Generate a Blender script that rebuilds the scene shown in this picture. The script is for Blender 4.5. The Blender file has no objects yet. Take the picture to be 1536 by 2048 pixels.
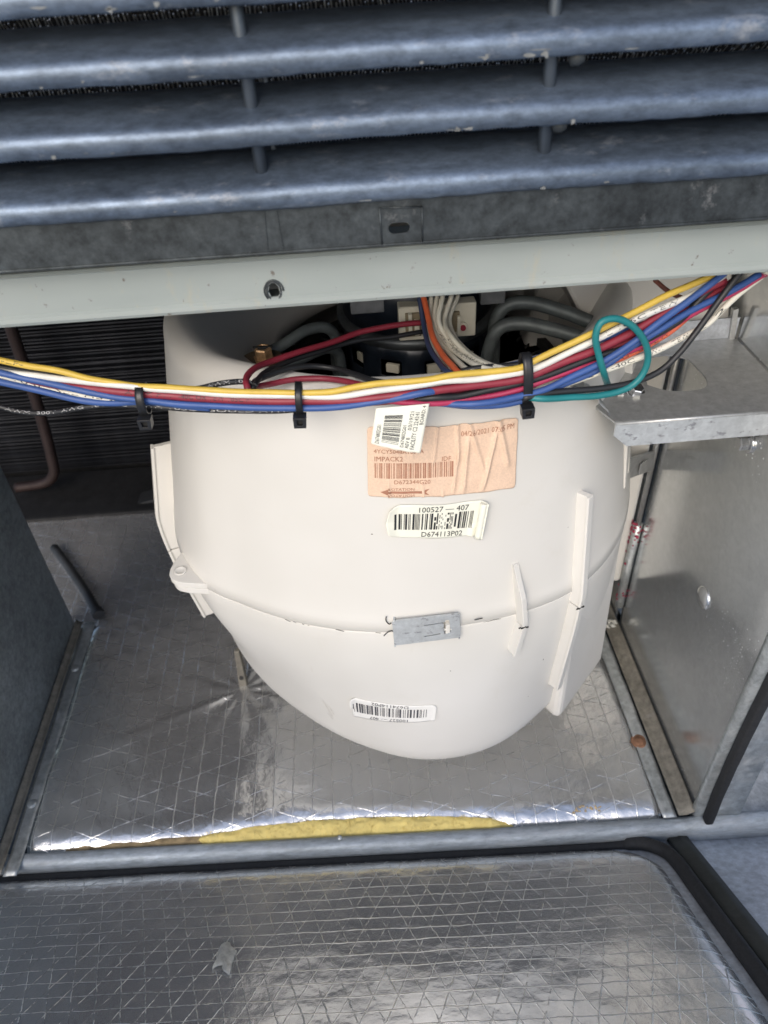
import bpy, bmesh, math, random
import numpy as np
from mathutils import Vector, Matrix, noise
from mathutils.geometry import tessellate_polygon
random.seed(7)
sc = bpy.context.scene
COL = sc.collection
R_ = math.radians

# ------------------------------------------------------------------ camera, sky, sun, exposure
cam_d = bpy.data.cameras.new('camera'); cam = bpy.data.objects.new('camera', cam_d); COL.objects.link(cam)
def cam_axes(pitch, yaw, roll):
    p, y, r = R_(pitch), R_(yaw), R_(roll)
    F = Vector((math.sin(y)*math.cos(p), math.cos(y)*math.cos(p), -math.sin(p)))
    R0 = Vector((math.cos(y), -math.sin(y), 0)); U0 = R0.cross(F)
    R = R0*math.cos(r) - U0*math.sin(r)
    return R, R.cross(F), F
cr, cu, cf = cam_axes(40, 1.6, 3.5)
cam.matrix_world = Matrix(((cr.x, cu.x, -cf.x, 0), (cr.y, cu.y, -cf.y, 0), (cr.z, cu.z, -cf.z, 0), (0, 0, 0, 1)))
cam_d.sensor_fit = 'VERTICAL'; cam_d.sensor_height = 9.8; cam_d.lens = 7.077
cam_d.clip_start = .01; cam_d.clip_end = 500
cam_d.dof.use_dof = True; cam_d.dof.focus_distance = .44; cam_d.dof.aperture_fstop = 3.2
sc.camera = cam
w = bpy.data.worlds.new('World'); sc.world = w; w.use_nodes = True
nt = w.node_tree; bg = nt.nodes['Background']; sky = nt.nodes.new('ShaderNodeTexSky')
sky.sky_type = 'NISHITA'; sky.sun_disc = False; sky.sun_elevation = R_(36); sky.sun_rotation = R_(200)
sky.air_density = 1.0; sky.dust_density = 2.5; sky.ozone_density = 1.0
nt.links.new(sky.outputs[0], bg.inputs[0]); bg.inputs[1].default_value = .15
sun_d = bpy.data.lights.new('sun', 'SUN'); sun_d.energy = .8; sun_d.angle = R_(35); sun_d.color = (1, .97, .93)
sun = bpy.data.objects.new('sun', sun_d); COL.objects.link(sun)
el, az = R_(36), R_(200)        # the sun stands behind the camera, a little to its left
sdir = Vector((math.sin(az)*math.cos(el), math.cos(az)*math.cos(el), math.sin(el)))
sun.rotation_euler = sdir.to_track_quat('Z', 'Y').to_euler()
vs = sc.view_settings; vs.view_transform = 'Standard'; vs.look = 'None'; vs.exposure = .4; vs.gamma = 1

# ------------------------------------------------------------------ materials
def nodes(name):
    m = bpy.data.materials.new(name); m.use_nodes = True
    t = m.node_tree; return m, t, t.nodes['Principled BSDF'], t.nodes.new, t.links.new
def ramp(N, a, b, ca, cb):
    r = N('ShaderNodeValToRGB'); e = r.color_ramp.elements
    e[0].position = a; e[1].position = b
    e[0].color = (*ca, 1) if len(ca) == 3 else ca; e[1].color = (*cb, 1) if len(cb) == 3 else cb
    return r
def noise_tex(N, L, co, scale, detail=4, rough=.55, vec=None):
    n = N('ShaderNodeTexNoise'); n.inputs['Scale'].default_value = scale; n.inputs['Detail'].default_value = detail
    n.inputs['Roughness'].default_value = rough
    if vec:
        mp = N('ShaderNodeMapping'); mp.inputs['Scale'].default_value = vec; L(co, mp.inputs[0]); L(mp.outputs[0], n.inputs['Vector'])
    else: L(co, n.inputs['Vector'])
    return n
def mixc(N, L, fac, a, b, mode='MIX'):
    m = N('ShaderNodeMix'); m.data_type = 'RGBA'; m.blend_type = mode
    for s, v in ((0, fac), (6, a), (7, b)):
        if isinstance(v, (int, float)): m.inputs[s].default_value = v
        elif isinstance(v, tuple): m.inputs[s].default_value = (*v, 1)
        else: L(v, m.inputs[s])
    return m.outputs[2]
def math_n(N, L, op, a, b=None, c=None):
    m = N('ShaderNodeMath'); m.operation = op
    for i, v in enumerate((a, b, c)):
        if v is None: continue
        if isinstance(v, (int, float)): m.inputs[i].default_value = v
        else: L(v, m.inputs[i])
    return m.outputs[0]
def bump(N, L, P, h, strength, dist, chain=None):
    b = N('ShaderNodeBump'); b.inputs['Strength'].default_value = strength; b.inputs['Distance'].default_value = dist
    L(h, b.inputs['Height'])
    if chain is not None: L(chain, b.inputs['Normal'])
    L(b.outputs[0], P.inputs['Normal']); return b.outputs[0]
def simple(name, col, rough=.5, metal=0, var=.12, scale=60, bmp=.0002, spec=None, coat=0):
    m, t, P, N, L = nodes(name)
    co = N('ShaderNodeTexCoord').outputs['Object']
    n = noise_tex(N, L, co, scale)
    r = ramp(N, .3, .75, tuple(c*(1-var) for c in col), tuple(min(1, c*(1+var)) for c in col))
    L(n.outputs[0], r.inputs[0]); L(r.outputs[0], P.inputs['Base Color'])
    P.inputs['Metallic'].default_value = metal
    n2 = noise_tex(N, L, co, scale*2.3)
    rr = N('ShaderNodeMapRange'); rr.inputs[3].default_value = rough*.85; rr.inputs[4].default_value = min(1, rough*1.2)
    L(n2.outputs[0], rr.inputs[0]); L(rr.outputs[0], P.inputs['Roughness'])
    if bmp: bump(N, L, P, n2.outputs[0], .5, bmp)
    if coat: P.inputs['Coat Weight'].default_value = coat
    if spec is not None: P.inputs['Specular IOR Level'].default_value = spec
    return m
def plastic_mat():
    m, t, P, N, L = nodes('ivory moulded plastic')
    co = N('ShaderNodeTexCoord').outputs['Object']
    n = noise_tex(N, L, co, 7, 3)
    r = ramp(N, .35, .7, (.645, .63, .585), (.715, .70, .66)); L(n.outputs[0], r.inputs[0])
    # faint scuffs
    n2 = noise_tex(N, L, co, 60, 5, .6, (1, 1, .25)); s = ramp(N, .70, .80, (0, 0, 0), (1, 1, 1)); L(n2.outputs[0], s.inputs[0])
    c = mixc(N, L, math_n(N, L, 'MULTIPLY', s.outputs[0], .35), r.outputs[0], (.55, .50, .42))
    g1 = noise_tex(N, L, co, 24, 8, .75); gr_ = ramp(N, .56, .72, (0, 0, 0), (1, 1, 1)); L(g1.outputs[0], gr_.inputs[0])
    c = mixc(N, L, math_n(N, L, 'MULTIPLY', gr_.outputs[0], .22), c, (.58, .55, .47))
    v = N('ShaderNodeTexVoronoi'); v.inputs['Scale'].default_value = 55; L(co, v.inputs['Vector'])
    sp = math_n(N, L, 'LESS_THAN', v.outputs['Distance'], .035)
    n3 = noise_tex(N, L, co, 11); k = math_n(N, L, 'MULTIPLY', sp, math_n(N, L, 'GREATER_THAN', n3.outputs[0], .57))
    c = mixc(N, L, k, c, (.12, .10, .08)); L(c, P.inputs['Base Color'])
    P.inputs['Roughness'].default_value = .42; P.inputs['Specular IOR Level'].default_value = .45
    f = noise_tex(N, L, co, 900, 2); b = bump(N, L, P, f.outputs[0], .25, .00008)
    f2 = noise_tex(N, L, co, 14, 2); bump(N, L, P, f2.outputs[0], .5, .0012, b)
    return m
def galv(name, base=(.50, .53, .55), rough=.33, specks=0., metal=.85, dirt=0., stretch=(1, 1, 1), bstr=1., mottle=.25, pits=0.):
    m, t, P, N, L = nodes(name)
    co = N('ShaderNodeTexCoord').outputs['Object']
    n = noise_tex(N, L, co, 14, 6, .62, stretch)
    r = ramp(N, .3, .72, tuple(c*(1-mottle) for c in base), tuple(min(1, c*(1+mottle)) for c in base)); L(n.outputs[0], r.inputs[0])
    v = N('ShaderNodeTexVoronoi'); v.inputs['Scale'].default_value = 260; L(co, v.inputs['Vector'])
    sp = N('ShaderNodeSeparateColor'); L(v.outputs['Color'], sp.inputs[0])
    vr = N('ShaderNodeMapRange'); vr.inputs[3].default_value = .96; vr.inputs[4].default_value = 1.03; L(sp.outputs[0], vr.inputs[0])
    c = mixc(N, L, 1., r.outputs[0], vr.outputs[0], 'MULTIPLY')
    fn_ = noise_tex(N, L, co, 170, 7, .72, stretch); fr_ = N('ShaderNodeMapRange'); a_ = min(.75, mottle*1.5); fr_.inputs[1].default_value = .3; fr_.inputs[2].default_value = .7
    fr_.inputs[3].default_value = 1-a_; fr_.inputs[4].default_value = 1+a_*.75; L(fn_.outputs[0], fr_.inputs[0]); c = mixc(N, L, 1., c, fr_.outputs[0], 'MULTIPLY')
    rough_in = N('ShaderNodeMapRange'); rough_in.inputs[3].default_value = rough*.75; rough_in.inputs[4].default_value = rough*1.35
    n2 = noise_tex(N, L, co, 45 if bstr > .3 else 6, 5, .6, stretch); L(n2.outputs[0], rough_in.inputs[0])
    met = None
    if dirt:
        n4 = noise_tex(N, L, co, 48, 10, .78, stretch); d = ramp(N, .62-dirt*.2, .72-dirt*.1, (0, 0, 0), (1, 1, 1)); L(n4.outputs[0], d.inputs[0])
        c = mixc(N, L, math_n(N, L, 'MULTIPLY', d.outputs[0], .7), c, tuple(.24+.42*q for q in base))
        met = math_n(N, L, 'SUBTRACT', metal, math_n(N, L, 'MULTIPLY', d.outputs[0], metal*.8))
    if specks:
        v2 = N('ShaderNodeTexVoronoi'); v2.inputs['Scale'].default_value = 330; L(co, v2.inputs['Vector'])
        n3 = noise_tex(N, L, co, 9, 3); gate = N('ShaderNodeMapRange'); gate.inputs[1].default_value = .42; gate.inputs[2].default_value = .75
        gate.inputs[3].default_value = 0; gate.inputs[4].default_value = .13*specks; L(n3.outputs[0], gate.inputs[0])
        k = math_n(N, L, 'LESS_THAN', v2.outputs['Distance'], gate.outputs[0])
        s2 = N('ShaderNodeSeparateColor'); L(v2.outputs['Color'], s2.inputs[0])
        k = math_n(N, L, 'MULTIPLY', k, math_n(N, L, 'GREATER_THAN', s2.outputs[1], .5))
        c = mixc(N, L, k, c, (.80, .81, .81)); met = math_n(N, L, 'MULTIPLY', met if met is not None else metal, math_n(N, L, 'SUBTRACT', 1., k))
    if pits:
        v3 = noise_tex(N, L, co, 260, 3, .6, (.6, 1, 1)); k = ramp(N, .60, .68, (0, 0, 0), (1, 1, 1)); L(v3.outputs[0], k.inputs[0])
        c = mixc(N, L, math_n(N, L, 'MULTIPLY', k.outputs[0], pits), c, (.22, .22, .24))
    L(c, P.inputs['Base Color'])
    if met is not None: L(met, P.inputs['Metallic'])
    else: P.inputs['Metallic'].default_value = metal
    L(rough_in.outputs[0], P.inputs['Roughness'])
    b = bump(N, L, P, n2.outputs[0], .4*bstr, .0006)
    n5 = noise_tex(N, L, co, 400, 3); bump(N, L, P, n5.outputs[0], .35*bstr, .00015, b)
    return m
def foil_mat(name, swap, rough=.26, tint=(.78, .785, .785), k=1., st_=.8, cm_=.6, met=.93, crk=1.):
    """aluminium foil facing over a scrim of yarns in three directions"""
    m, t, P, N, L = nodes(name)
    co = N('ShaderNodeTexCoord').outputs['Object']
    wob = noise_tex(N, L, co, 28, 2, .5); wob2 = noise_tex(N, L, co, 160, 2, .5)
    se = N('ShaderNodeSeparateXYZ'); L(co, se.inputs[0])
    x, y = (se.outputs[0], se.outputs[1]) if not swap else (se.outputs[1], se.outputs[0])
    wv = math_n(N, L, 'ADD', math_n(N, L, 'MULTIPLY', wob.outputs[0], .0035), math_n(N, L, 'MULTIPLY', wob2.outputs[0], .0016))
    def fam(cx, cy, pitch, width, off):
        c = math_n(N, L, 'ADD', math_n(N, L, 'MULTIPLY', x, cx/pitch), math_n(N, L, 'MULTIPLY', y, cy/pitch))
        c = math_n(N, L, 'ADD', c, math_n(N, L, 'MULTIPLY', wv, 1/pitch)); c = math_n(N, L, 'ADD', c, off)
        f = math_n(N, L, 'ABSOLUTE', math_n(N, L, 'SUBTRACT', math_n(N, L, 'FRACT', c), .5))
        mr = N('ShaderNodeMapRange'); mr.interpolation_type = 'SMOOTHSTEP'
        mr.inputs[1].default_value = width/pitch; mr.inputs[2].default_value = 0; mr.inputs[3].default_value = 0; mr.inputs[4].default_value = 1
        L(f, mr.inputs[0]); return mr.outputs[0]
    a = fam(0, 1, .0126*k, .00062, .3); b_ = fam(1, .345, .0152*k, .00055, .1); c_ = fam(1, -.345, .0152*k, .00055, .6)
    dd = noise_tex(N, L, co, 130, 2, .5); dk = N('ShaderNodeMapRange'); dk.inputs[1].default_value = .38; dk.inputs[2].default_value = .56; L(dd.outputs[0], dk.inputs[0])
    b_ = math_n(N, L, 'MULTIPLY', b_, math_n(N, L, 'ADD', math_n(N, L, 'MULTIPLY', dk.outputs[0], .75), .25)); c_ = math_n(N, L, 'MULTIPLY', c_, math_n(N, L, 'ADD', math_n(N, L, 'MULTIPLY', dk.outputs[0], .75), .25))
    mx = math_n(N, L, 'MAXIMUM', a, math_n(N, L, 'MAXIMUM', b_, c_))
    brk = noise_tex(N, L, co, 220, 3, .6); bk = N('ShaderNodeMapRange'); bk.inputs[1].default_value = .3; bk.inputs[2].default_value = .6
    bk.inputs[3].default_value = .35; bk.inputs[4].default_value = 1; L(brk.outputs[0], bk.inputs[0])
    mx = math_n(N, L, 'MULTIPLY', mx, bk.outputs[0])
    n = noise_tex(N, L, co, 9, 5); r = ramp(N, .3, .75, tuple(q*.82 for q in tint), tint); L(n.outputs[0], r.inputs[0])
    st = noise_tex(N, L, co, 26, 7, .7); sr = ramp(N, .60, .66, (0, 0, 0), (1, 1, 1)); L(st.outputs[0], sr.inputs[0])
    col = mixc(N, L, math_n(N, L, 'MULTIPLY', sr.outputs[0], .35), r.outputs[0], (.70, .69, .66))
    v = N('ShaderNodeTexVoronoi'); v.inputs['Scale'].default_value = 320; L(co, v.inputs['Vector'])
    sep = N('ShaderNodeSeparateColor'); L(v.outputs['Color'], sep.inputs[0])
    dots = math_n(N, L, 'MULTIPLY', math_n(N, L, 'LESS_THAN', v.outputs['Distance'], .16), math_n(N, L, 'GREATER_THAN', sep.outputs[0], .72))
    col = mixc(N, L, math_n(N, L, 'MULTIPLY', dots, .35), col, (.93, .93, .93))
    col = mixc(N, L, math_n(N, L, 'MULTIPLY', mx, cm_), col, (.90, .90, .88))
    L(col, P.inputs['Base Color']); P.inputs['Metallic'].default_value = met
    rn = N('ShaderNodeMapRange'); rn.inputs[3].default_value = rough*.75; rn.inputs[4].default_value = rough*1.4; L(st.outputs[0], rn.inputs[0])
    L(math_n(N, L, 'ADD', rn.outputs[0], math_n(N, L, 'MULTIPLY', mx, .12)), P.inputs['Roughness'])
    b1 = bump(N, L, P, mx, st_, .00035)
    w1 = noise_tex(N, L, co, 70, 4, .55); b2 = bump(N, L, P, w1.outputs[0], .45*crk, .0016, b1)
    w3 = noise_tex(N, L, co, 24, 3, .5); b2 = bump(N, L, P, w3.outputs[0], .6*crk, .0035, b2)
    w2 = noise_tex(N, L, co, 420, 3, .6); bump(N, L, P, w2.outputs[0], .5, .00022, b2)
    return m
def beam_mat():
    m, t, P, N, L = nodes('grey green enamel paint')
    co = N('ShaderNodeTexCoord').outputs['Object']
    n = noise_tex(N, L, co, 12, 4, .5, (1, 1, 3)); r = ramp(N, .3, .7, (.30, .338, .325), (.355, .39, .375)); L(n.outputs[0], r.inputs[0])
    s = noise_tex(N, L, co, 34, 7, .75, (1, 1, .35)); k = ramp(N, .57, .64, (0, 0, 0), (1, 1, 1)); L(s.outputs[0], k.inputs[0])
    c = mixc(N, L, math_n(N, L, 'MULTIPLY', k.outputs[0], .5), r.outputs[0], (.42, .385, .28))
    s2 = noise_tex(N, L, co, 190, 4, .7, (1, 1, .8)); k2 = ramp(N, .65, .70, (0, 0, 0), (1, 1, 1)); L(s2.outputs[0], k2.inputs[0])
    c = mixc(N, L, k2.outputs[0], c, (.16, .14, .12)); L(c, P.inputs['Base Color'])
    P.inputs['Roughness'].default_value = .45
    bump(N, L, P, s.outputs[0], .3, .0003); return m
def paper_mat(name, col, mottled=.04, fibre=0.):
    m, t, P, N, L = nodes(name)
    co = N('ShaderNodeTexCoord').outputs['Object']
    n = noise_tex(N, L, co, 900 if fibre else 60, 3, .7); r = ramp(N, .3, .7, tuple(c*(1-mottled-fibre) for c in col), tuple(min(1, c*(1+mottled)) for c in col))
    L(n.outputs[0], r.inputs[0]); L(r.outputs[0], P.inputs['Base Color']); P.inputs['Roughness'].default_value = .5
    bump(N, L, P, n.outputs[0], .2, .0001); return m
M = {}
M['plastic'] = plastic_mat()
M['galv'] = galv('galvanised sheet', base=(.68, .70, .71), rough=.17, specks=2.2, bstr=.05, mottle=.05)
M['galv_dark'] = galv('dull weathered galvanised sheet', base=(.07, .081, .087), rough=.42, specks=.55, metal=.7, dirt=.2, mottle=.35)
M['galv_left'] = galv('smoke grey galvanised sheet', base=(.33, .375, .40), rough=.36, specks=.15, metal=.68)
M['galv_shelf'] = galv('bright spangled galvanised sheet', base=(.46, .47, .47), rough=.36, bstr=1.0, pits=.25, metal=.6, mottle=.12)
M['galv_pit'] = galv('pitted galvanised folded edge', base=(.56, .59, .60), rough=.45, bstr=1.6, pits=.75, mottle=.12, metal=.45)
M['galv_lip'] = galv('white rusted galvanised curb', base=(.42, .47, .51), rough=.55, dirt=.6, stretch=(.5, 2, 2), metal=.4)
M['galv_flange'] = galv('stained galvanised flange', base=(.50, .53, .53), rough=.42, dirt=.6, metal=.7)
M['brown_dirt'] = galv('brown stained steel', base=(.24, .225, .19), rough=.6, dirt=.3, metal=.35)
M['galv_blue'] = galv('bluish galvanised panel skin', base=(.56, .60, .66), rough=.45, metal=.5, mottle=.2)
M['louver'] = galv('weathered sky tinted louver steel', base=(.135, .175, .235), rough=.40, dirt=.26, metal=.6, stretch=(.8, 1.5, 1.5), mottle=.27, bstr=1.3)  # blue of the base stands in for sky reflected in galvanised blades
M['rod'] = simple('grey rod steel', (.10, .12, .145), .42, .6)
M['beam'] = beam_mat()
M['foil_floor'] = foil_mat('scrim foil on the floor', True, .22, (.96, .965, .965), 1.35, .55, .6, .85, 1.2)
M['foil_door'] = foil_mat('scrim foil on the door', False, .20, (.98, .98, .975), 1., .8, .85, .82, .8)
M['yellow_wool'] = simple('yellow glass wool', (.88, .70, .25), .95, 0, .16, 90, .002)
M['brown_wool'] = simple('scorched brown wool', (.36, .27, .15), .95, 0, .4, 120, .002)
M['gasket'] = simple('black foam gasket', (.018, .019, .021), .75, 0, .3, 300, .0004)
M['rubber'] = simple('black rubber', (.02, .02, .022), .5, 0, .2, 200, .0002)
M['tie'] = simple('black nylon', (.016, .017, .019), .35, 0, .2, 200, .0001)
M['coil_dark'] = simple('black coil core', (.012, .012, .013), .7, .2, .4, 100, .0004)  # near black base for the coil cores and the drain pan
M['spine'] = simple('dark aluminium spine fins', (.60, .60, .57), .3, .8, .5, 300, 0)
M['fin'] = simple('dusty dark fin plate', (.034, .036, .043), .5, .6, .4, 40, .0002)
M['copper'] = simple('tarnished copper tube', (.028, .016, .015), .6, .4, .3, 50, .0003)
M['void'] = simple('dark inner sheet steel', (.05, .052, .055), .55, .5, .3, 20, .0003)
M['motor'] = simple('dark navy motor enamel', (.012, .017, .026), .35, .2, .3, 60, .0002)
M['band'] = simple('worn dark band steel', (.09, .10, .105), .45, .6, .3, 80, .0003)
M['arm'] = simple('grey coated support arm', (.13, .15, .15), .5, .3, .2, 140, .0004)
M['wheel'] = simple('dark blower wheel steel', (.035, .035, .034), .55, .5, .3, 60, .0002)
M['brass'] = simple('brown plated bolt', (.62, .40, .22), .4, .75, .4, 260, .0003)
M['washer'] = simple('brown plated washer', (.26, .20, .14), .4, .7, .3, 160, .0002)
M['zinc'] = simple('bright zinc', (.66, .67, .68), .22, .95, .15, 120, .0002)
M['rust'] = simple('rusty screw', (.28, .15, .09), .8, .3, .4, 260, .0005)
M['conn'] = simple('cream nylon connector', (.62, .59, .48), .45, 0, .1, 60, .0002)
M['conn_in'] = simple('brown stained connector cavity', (.22, .18, .11), .6, 0, .3, 90, .0002)
M['plate_grey'] = simple('grey nameplate', (.22, .23, .24), .4, .4, .3, 90, .0002)
M['paper_tan'] = paper_mat('tan speckled paper', (.80, .585, .43), .03, .12)
M['paper_white'] = paper_mat('ivory gloss paper', (.80, .80, .69), .03)
M['paper_pale'] = paper_mat('faded pale paper', (.80, .79, .75), .03)
M['ink'] = simple('black ink', (.02, .022, .025), .5, 0, .2, 100, 0)
M['ink_grey'] = simple('worn grey ink', (.07, .07, .08), .6, 0, .3, 100, 0)
M['ink_brown'] = simple('faded brown ink', (.40, .19, .12), .6, 0, .15, 300, 0)
M['ink_pale'] = simple('pale wire print', (.45, .45, .44), .6, 0, .2, 100, 0)
M['red_paint'] = simple('crimson paint dabs', (.33, .03, .07), .5, 0, .3, 300, .0005)
M['glue'] = simple('hardened sealant', (.50, .50, .46), .6, 0, .2, 200, .0006)
M['concrete'] = simple('pale roof surface', (.48, .475, .46), .9, 0, .15, 2, .002)
M['film'] = simple('crumpled lilac grey film', (.60, .60, .68), .5, 0, .08, 30, .004)
for k, c in dict(Y=(.64, .44, .07), W=(.72, .71, .66), R=(.25, .025, .042), M=(.42, .035, .10), B=(.04, .095, .29), P=(.74, .72, .62),
                 K=(.018, .019, .021), O=(.66, .13, .05), Q=(.56, .12, .06), C=(.66, .64, .54), G=(.015, .19, .20), N=(.035, .05, .11), E=(.20, .06, .035)).items():
    M['w'+k] = simple('wire insulation '+{'Y': 'yellow', 'W': 'white', 'R': 'dark red', 'M': 'cherry red', 'B': 'blue', 'P': 'printed white', 'K': 'black', 'O': 'orange', 'Q': 'burnt orange', 'C': 'cream', 'G': 'teal green', 'N': 'navy', 'E': 'brown'}[k], c, .44, 0, .12, 70, .00025)

# ------------------------------------------------------------------ mesh helpers
class MB:
    def __init__(s): s.v = []; s.f = []; s.sm = []
    def add(s, vs, fs, smooth=False):
        o = len(s.v); s.v += [tuple(p) for p in vs]
        for f in fs: s.f.append(tuple(i+o for i in f)); s.sm.append(smooth)
        return s
    def box(s, c, d, rot=None):
        vs = [Vector((sx*d[0]/2, sy*d[1]/2, sz*d[2]/2)) for sx in (-1, 1) for sy in (-1, 1) for sz in (-1, 1)]
        if rot is not None: vs = [rot @ v for v in vs]
        vs = [v+Vector(c) for v in vs]
        return s.add(vs, [(0, 1, 3, 2), (4, 6, 7, 5), (0, 4, 5, 1), (2, 3, 7, 6), (0, 2, 6, 4), (1, 5, 7, 3)])
    def hexa(s, b, t):     # 4 bottom, 4 top points
        return s.add(list(b)+list(t), [(3, 2, 1, 0), (4, 5, 6, 7), (0, 1, 5, 4), (1, 2, 6, 5), (2, 3, 7, 6), (3, 0, 4, 7)])
    def tube(s, path, r, n=8, caps=True):
        P = [Vector(p) for p in path]; rings = []; T0 = None; prev = None
        for i, p in enumerate(P):
            T = (P[min(i+1, len(P)-1)]-P[max(i-1, 0)]).normalized()
            if prev is None:
                a = Vector((0, 0, 1)) if abs(T.z) < .9 else Vector((0, 1, 0)); U = T.cross(a).normalized()
            else: U = (prev - T*prev.dot(T)).normalized()
            prev = U; V = T.cross(U); rr = r(i/(len(P)-1)) if callable(r) else r
            rings.append([p+(U*math.cos(2*math.pi*k/n)+V*math.sin(2*math.pi*k/n))*rr for k in range(n)])
        o = len(s.v)
        for rg in rings: s.v += [tuple(q) for q in rg]
        for i in range(len(P)-1):
            for k in range(n):
                s.f.append((o+i*n+k, o+i*n+(k+1) % n, o+(i+1)*n+(k+1) % n, o+(i+1)*n+k)); s.sm.append(True)
        if caps:
            s.f.append(tuple(o+k for k in reversed(range(n)))); s.sm.append(False)
            s.f.append(tuple(o+(len(P)-1)*n+k for k in range(n))); s.sm.append(False)
        return s
    def lathe(s, prof, c=(0, 0, 0), axis=(0, 0, 1), n=24, smooth=True):
        A = Vector(axis).normalized(); U = A.orthogonal().normalized(); V = A.cross(U); C = Vector(c); o = len(s.v)
        for r, h in prof:
            for k in range(n):
                a = 2*math.pi*k/n; s.v.append(tuple(C+A*h+(U*math.cos(a)+V*math.sin(a))*r))
        for i in range(len(prof)-1):
            for k in range(n):
                s.f.append((o+i*n+k, o+i*n+(k+1) % n, o+(i+1)*n+(k+1) % n, o+(i+1)*n+k)); s.sm.append(smooth)
        s.f.append(tuple(o+k for k in reversed(range(n)))); s.sm.append(False)
        s.f.append(tuple(o+(len(prof)-1)*n+k for k in range(n))); s.sm.append(False)
        return s
    def grid(s, fn, nu, nv, smooth=True, closed=False):
        o = len(s.v)
        for j in range(nv+1):
            for i in range(nu+(0 if closed else 1)): s.v.append(tuple(fn(i/nu, j/nv)))
        W = nu if closed else nu+1
        for j in range(nv):
            for i in range(nu):
                i2 = (i+1) % W if closed else i+1
                s.f.append((o+j*W+i, o+j*W+i2, o+(j+1)*W+i2, o+(j+1)*W+i)); s.sm.append(smooth)
        return s
    def plate(s, outer, holes, O, ex, ey, th):
        """flat plate with holes: 2D outlines placed at O with axes ex, ey, thickness th along ex x ey"""
        O, ex, ey = Vector(O), Vector(ex).normalized(), Vector(ey).normalized(); n = ex.cross(ey)*th
        loops = [outer]+list(holes); flat = [p for l in loops for p in l]
        tri = tessellate_polygon([[Vector((p[0], p[1], 0)) for p in l] for l in loops]); o = len(s.v); k = len(flat)
        for q in (Vector(), n):
            for p in flat: s.v.append(tuple(O+ex*p[0]+ey*p[1]+q))
        for t in tri:
            s.f.append((o+t[0], o+t[1], o+t[2])); s.sm.append(False); s.f.append((o+k+t[2], o+k+t[1], o+k+t[0])); s.sm.append(False)
        b = 0
        for l in loops:
            m = len(l)
            for i in range(m):
                a, c = b+i, b+(i+1) % m
                s.f.append((o+a, o+c, o+k+c, o+k+a)); s.sm.append(False)
            b += m
        return s
    def build(s, name, mat, parent=None, bevel=0, seg=2, recalc=True, solid=0, origin=None):
        me = bpy.data.meshes.new(name); vs = s.v
        if origin is not None: vs = [(a-origin[0], b-origin[1], c-origin[2]) for a, b, c in s.v]
        me.from_pydata(vs, [], s.f); me.polygons.foreach_set('use_smooth', s.sm)
        bm = bmesh.new(); bm.from_mesh(me)
        if recalc: bmesh.ops.recalc_face_normals(bm, faces=bm.faces)
        if bevel: bmesh.ops.bevel(bm, geom=[e for e in bm.edges if len(e.link_faces) == 2 and e.calc_face_angle(0) > .5], offset=bevel, segments=seg, affect='EDGES', profile=.6)
        bm.to_mesh(me); bm.free()
        me.materials.append(mat if not isinstance(mat, str) else M[mat])
        ob = bpy.data.objects.new(name, me); COL.objects.link(ob)
        if origin is not None: ob.location = origin
        if solid:
            md = ob.modifiers.new('thickness', 'SOLIDIFY'); md.thickness = solid; md.offset = -1
        if parent is not None: ob.parent = parent
        return ob
def thing(name, label, cat, loc=(0, 0, 0), group=None):
    o = bpy.data.objects.new(name, None); o.empty_display_size = .02; COL.objects.link(o); o.location = loc; o['label'] = label; o['category'] = cat
    if group: o['group'] = group
    return o
def tag(o, label, cat, group=None):
    o['label'] = label; o['category'] = cat
    if group: o['group'] = group
    return o
def struct(o): o['kind'] = 'structure'; return o
def under(o, p):                   # keep a part where it stands when its thing has a place of its own
    o.parent = p; o.matrix_parent_inverse = Matrix.Translation(-Vector(p.location)) ; return o
def spline(P, per=10):
    P = [Vector(p) for p in P]; out = []
    for i in range(len(P)-1):
        p0 = P[i-1] if i else P[0]*2-P[1]; p1, p2 = P[i], P[i+1]; p3 = P[i+2] if i+2 < len(P) else P[-1]*2-P[-2]
        d0, d1, d2 = max((p1-p0).length, 1e-6)**.5, max((p2-p1).length, 1e-6)**.5, max((p3-p2).length, 1e-6)**.5
        m1 = ((p1-p0)/d0-(p2-p0)/(d0+d1)+(p2-p1)/d1)*d1; m2 = ((p2-p1)/d1-(p3-p1)/(d1+d2)+(p3-p2)/d2)*d1
        k = max(3, min(per, int((p2-p1).length/.0022)))
        for j in range(k):
            t = j/k; out.append(p1*(2*t**3-3*t*t+1)+m1*(t**3-2*t*t+t)+p2*(-2*t**3+3*t*t)+m2*(t**3-t*t))
    return out+[P[-1]]
_gl = {}
def glyphs(txt):
    """text as triangles filling the unit box, with its natural aspect ratio"""
    if txt in _gl: return _gl[txt]
    cu_ = bpy.data.curves.new('t', 'FONT'); cu_.body = txt; cu_.resolution_u = 2
    ob = bpy.data.objects.new('t', cu_); COL.objects.link(ob); dg = bpy.context.evaluated_depsgraph_get()
    me = bpy.data.meshes.new_from_object(ob.evaluated_get(dg)); bm = bmesh.new(); bm.from_mesh(me); bmesh.ops.triangulate(bm, faces=bm.faces)
    vs = [(v.co.x, v.co.y) for v in bm.verts]; bm.verts.index_update(); fs = [tuple(v.index for v in f.verts) for f in bm.faces]; bm.free()
    COL.objects.unlink(ob); bpy.data.objects.remove(ob); bpy.data.curves.remove(cu_); bpy.data.meshes.remove(me)
    x0 = min(v[0] for v in vs); x1 = max(v[0] for v in vs); y0 = min(v[1] for v in vs); y1 = max(v[1] for v in vs)
    _gl[txt] = ([((a-x0)/(x1-x0), (b-y0)/(y1-y0)) for a, b in vs], fs, (x1-x0)/(y1-y0)); return _gl[txt]
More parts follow.
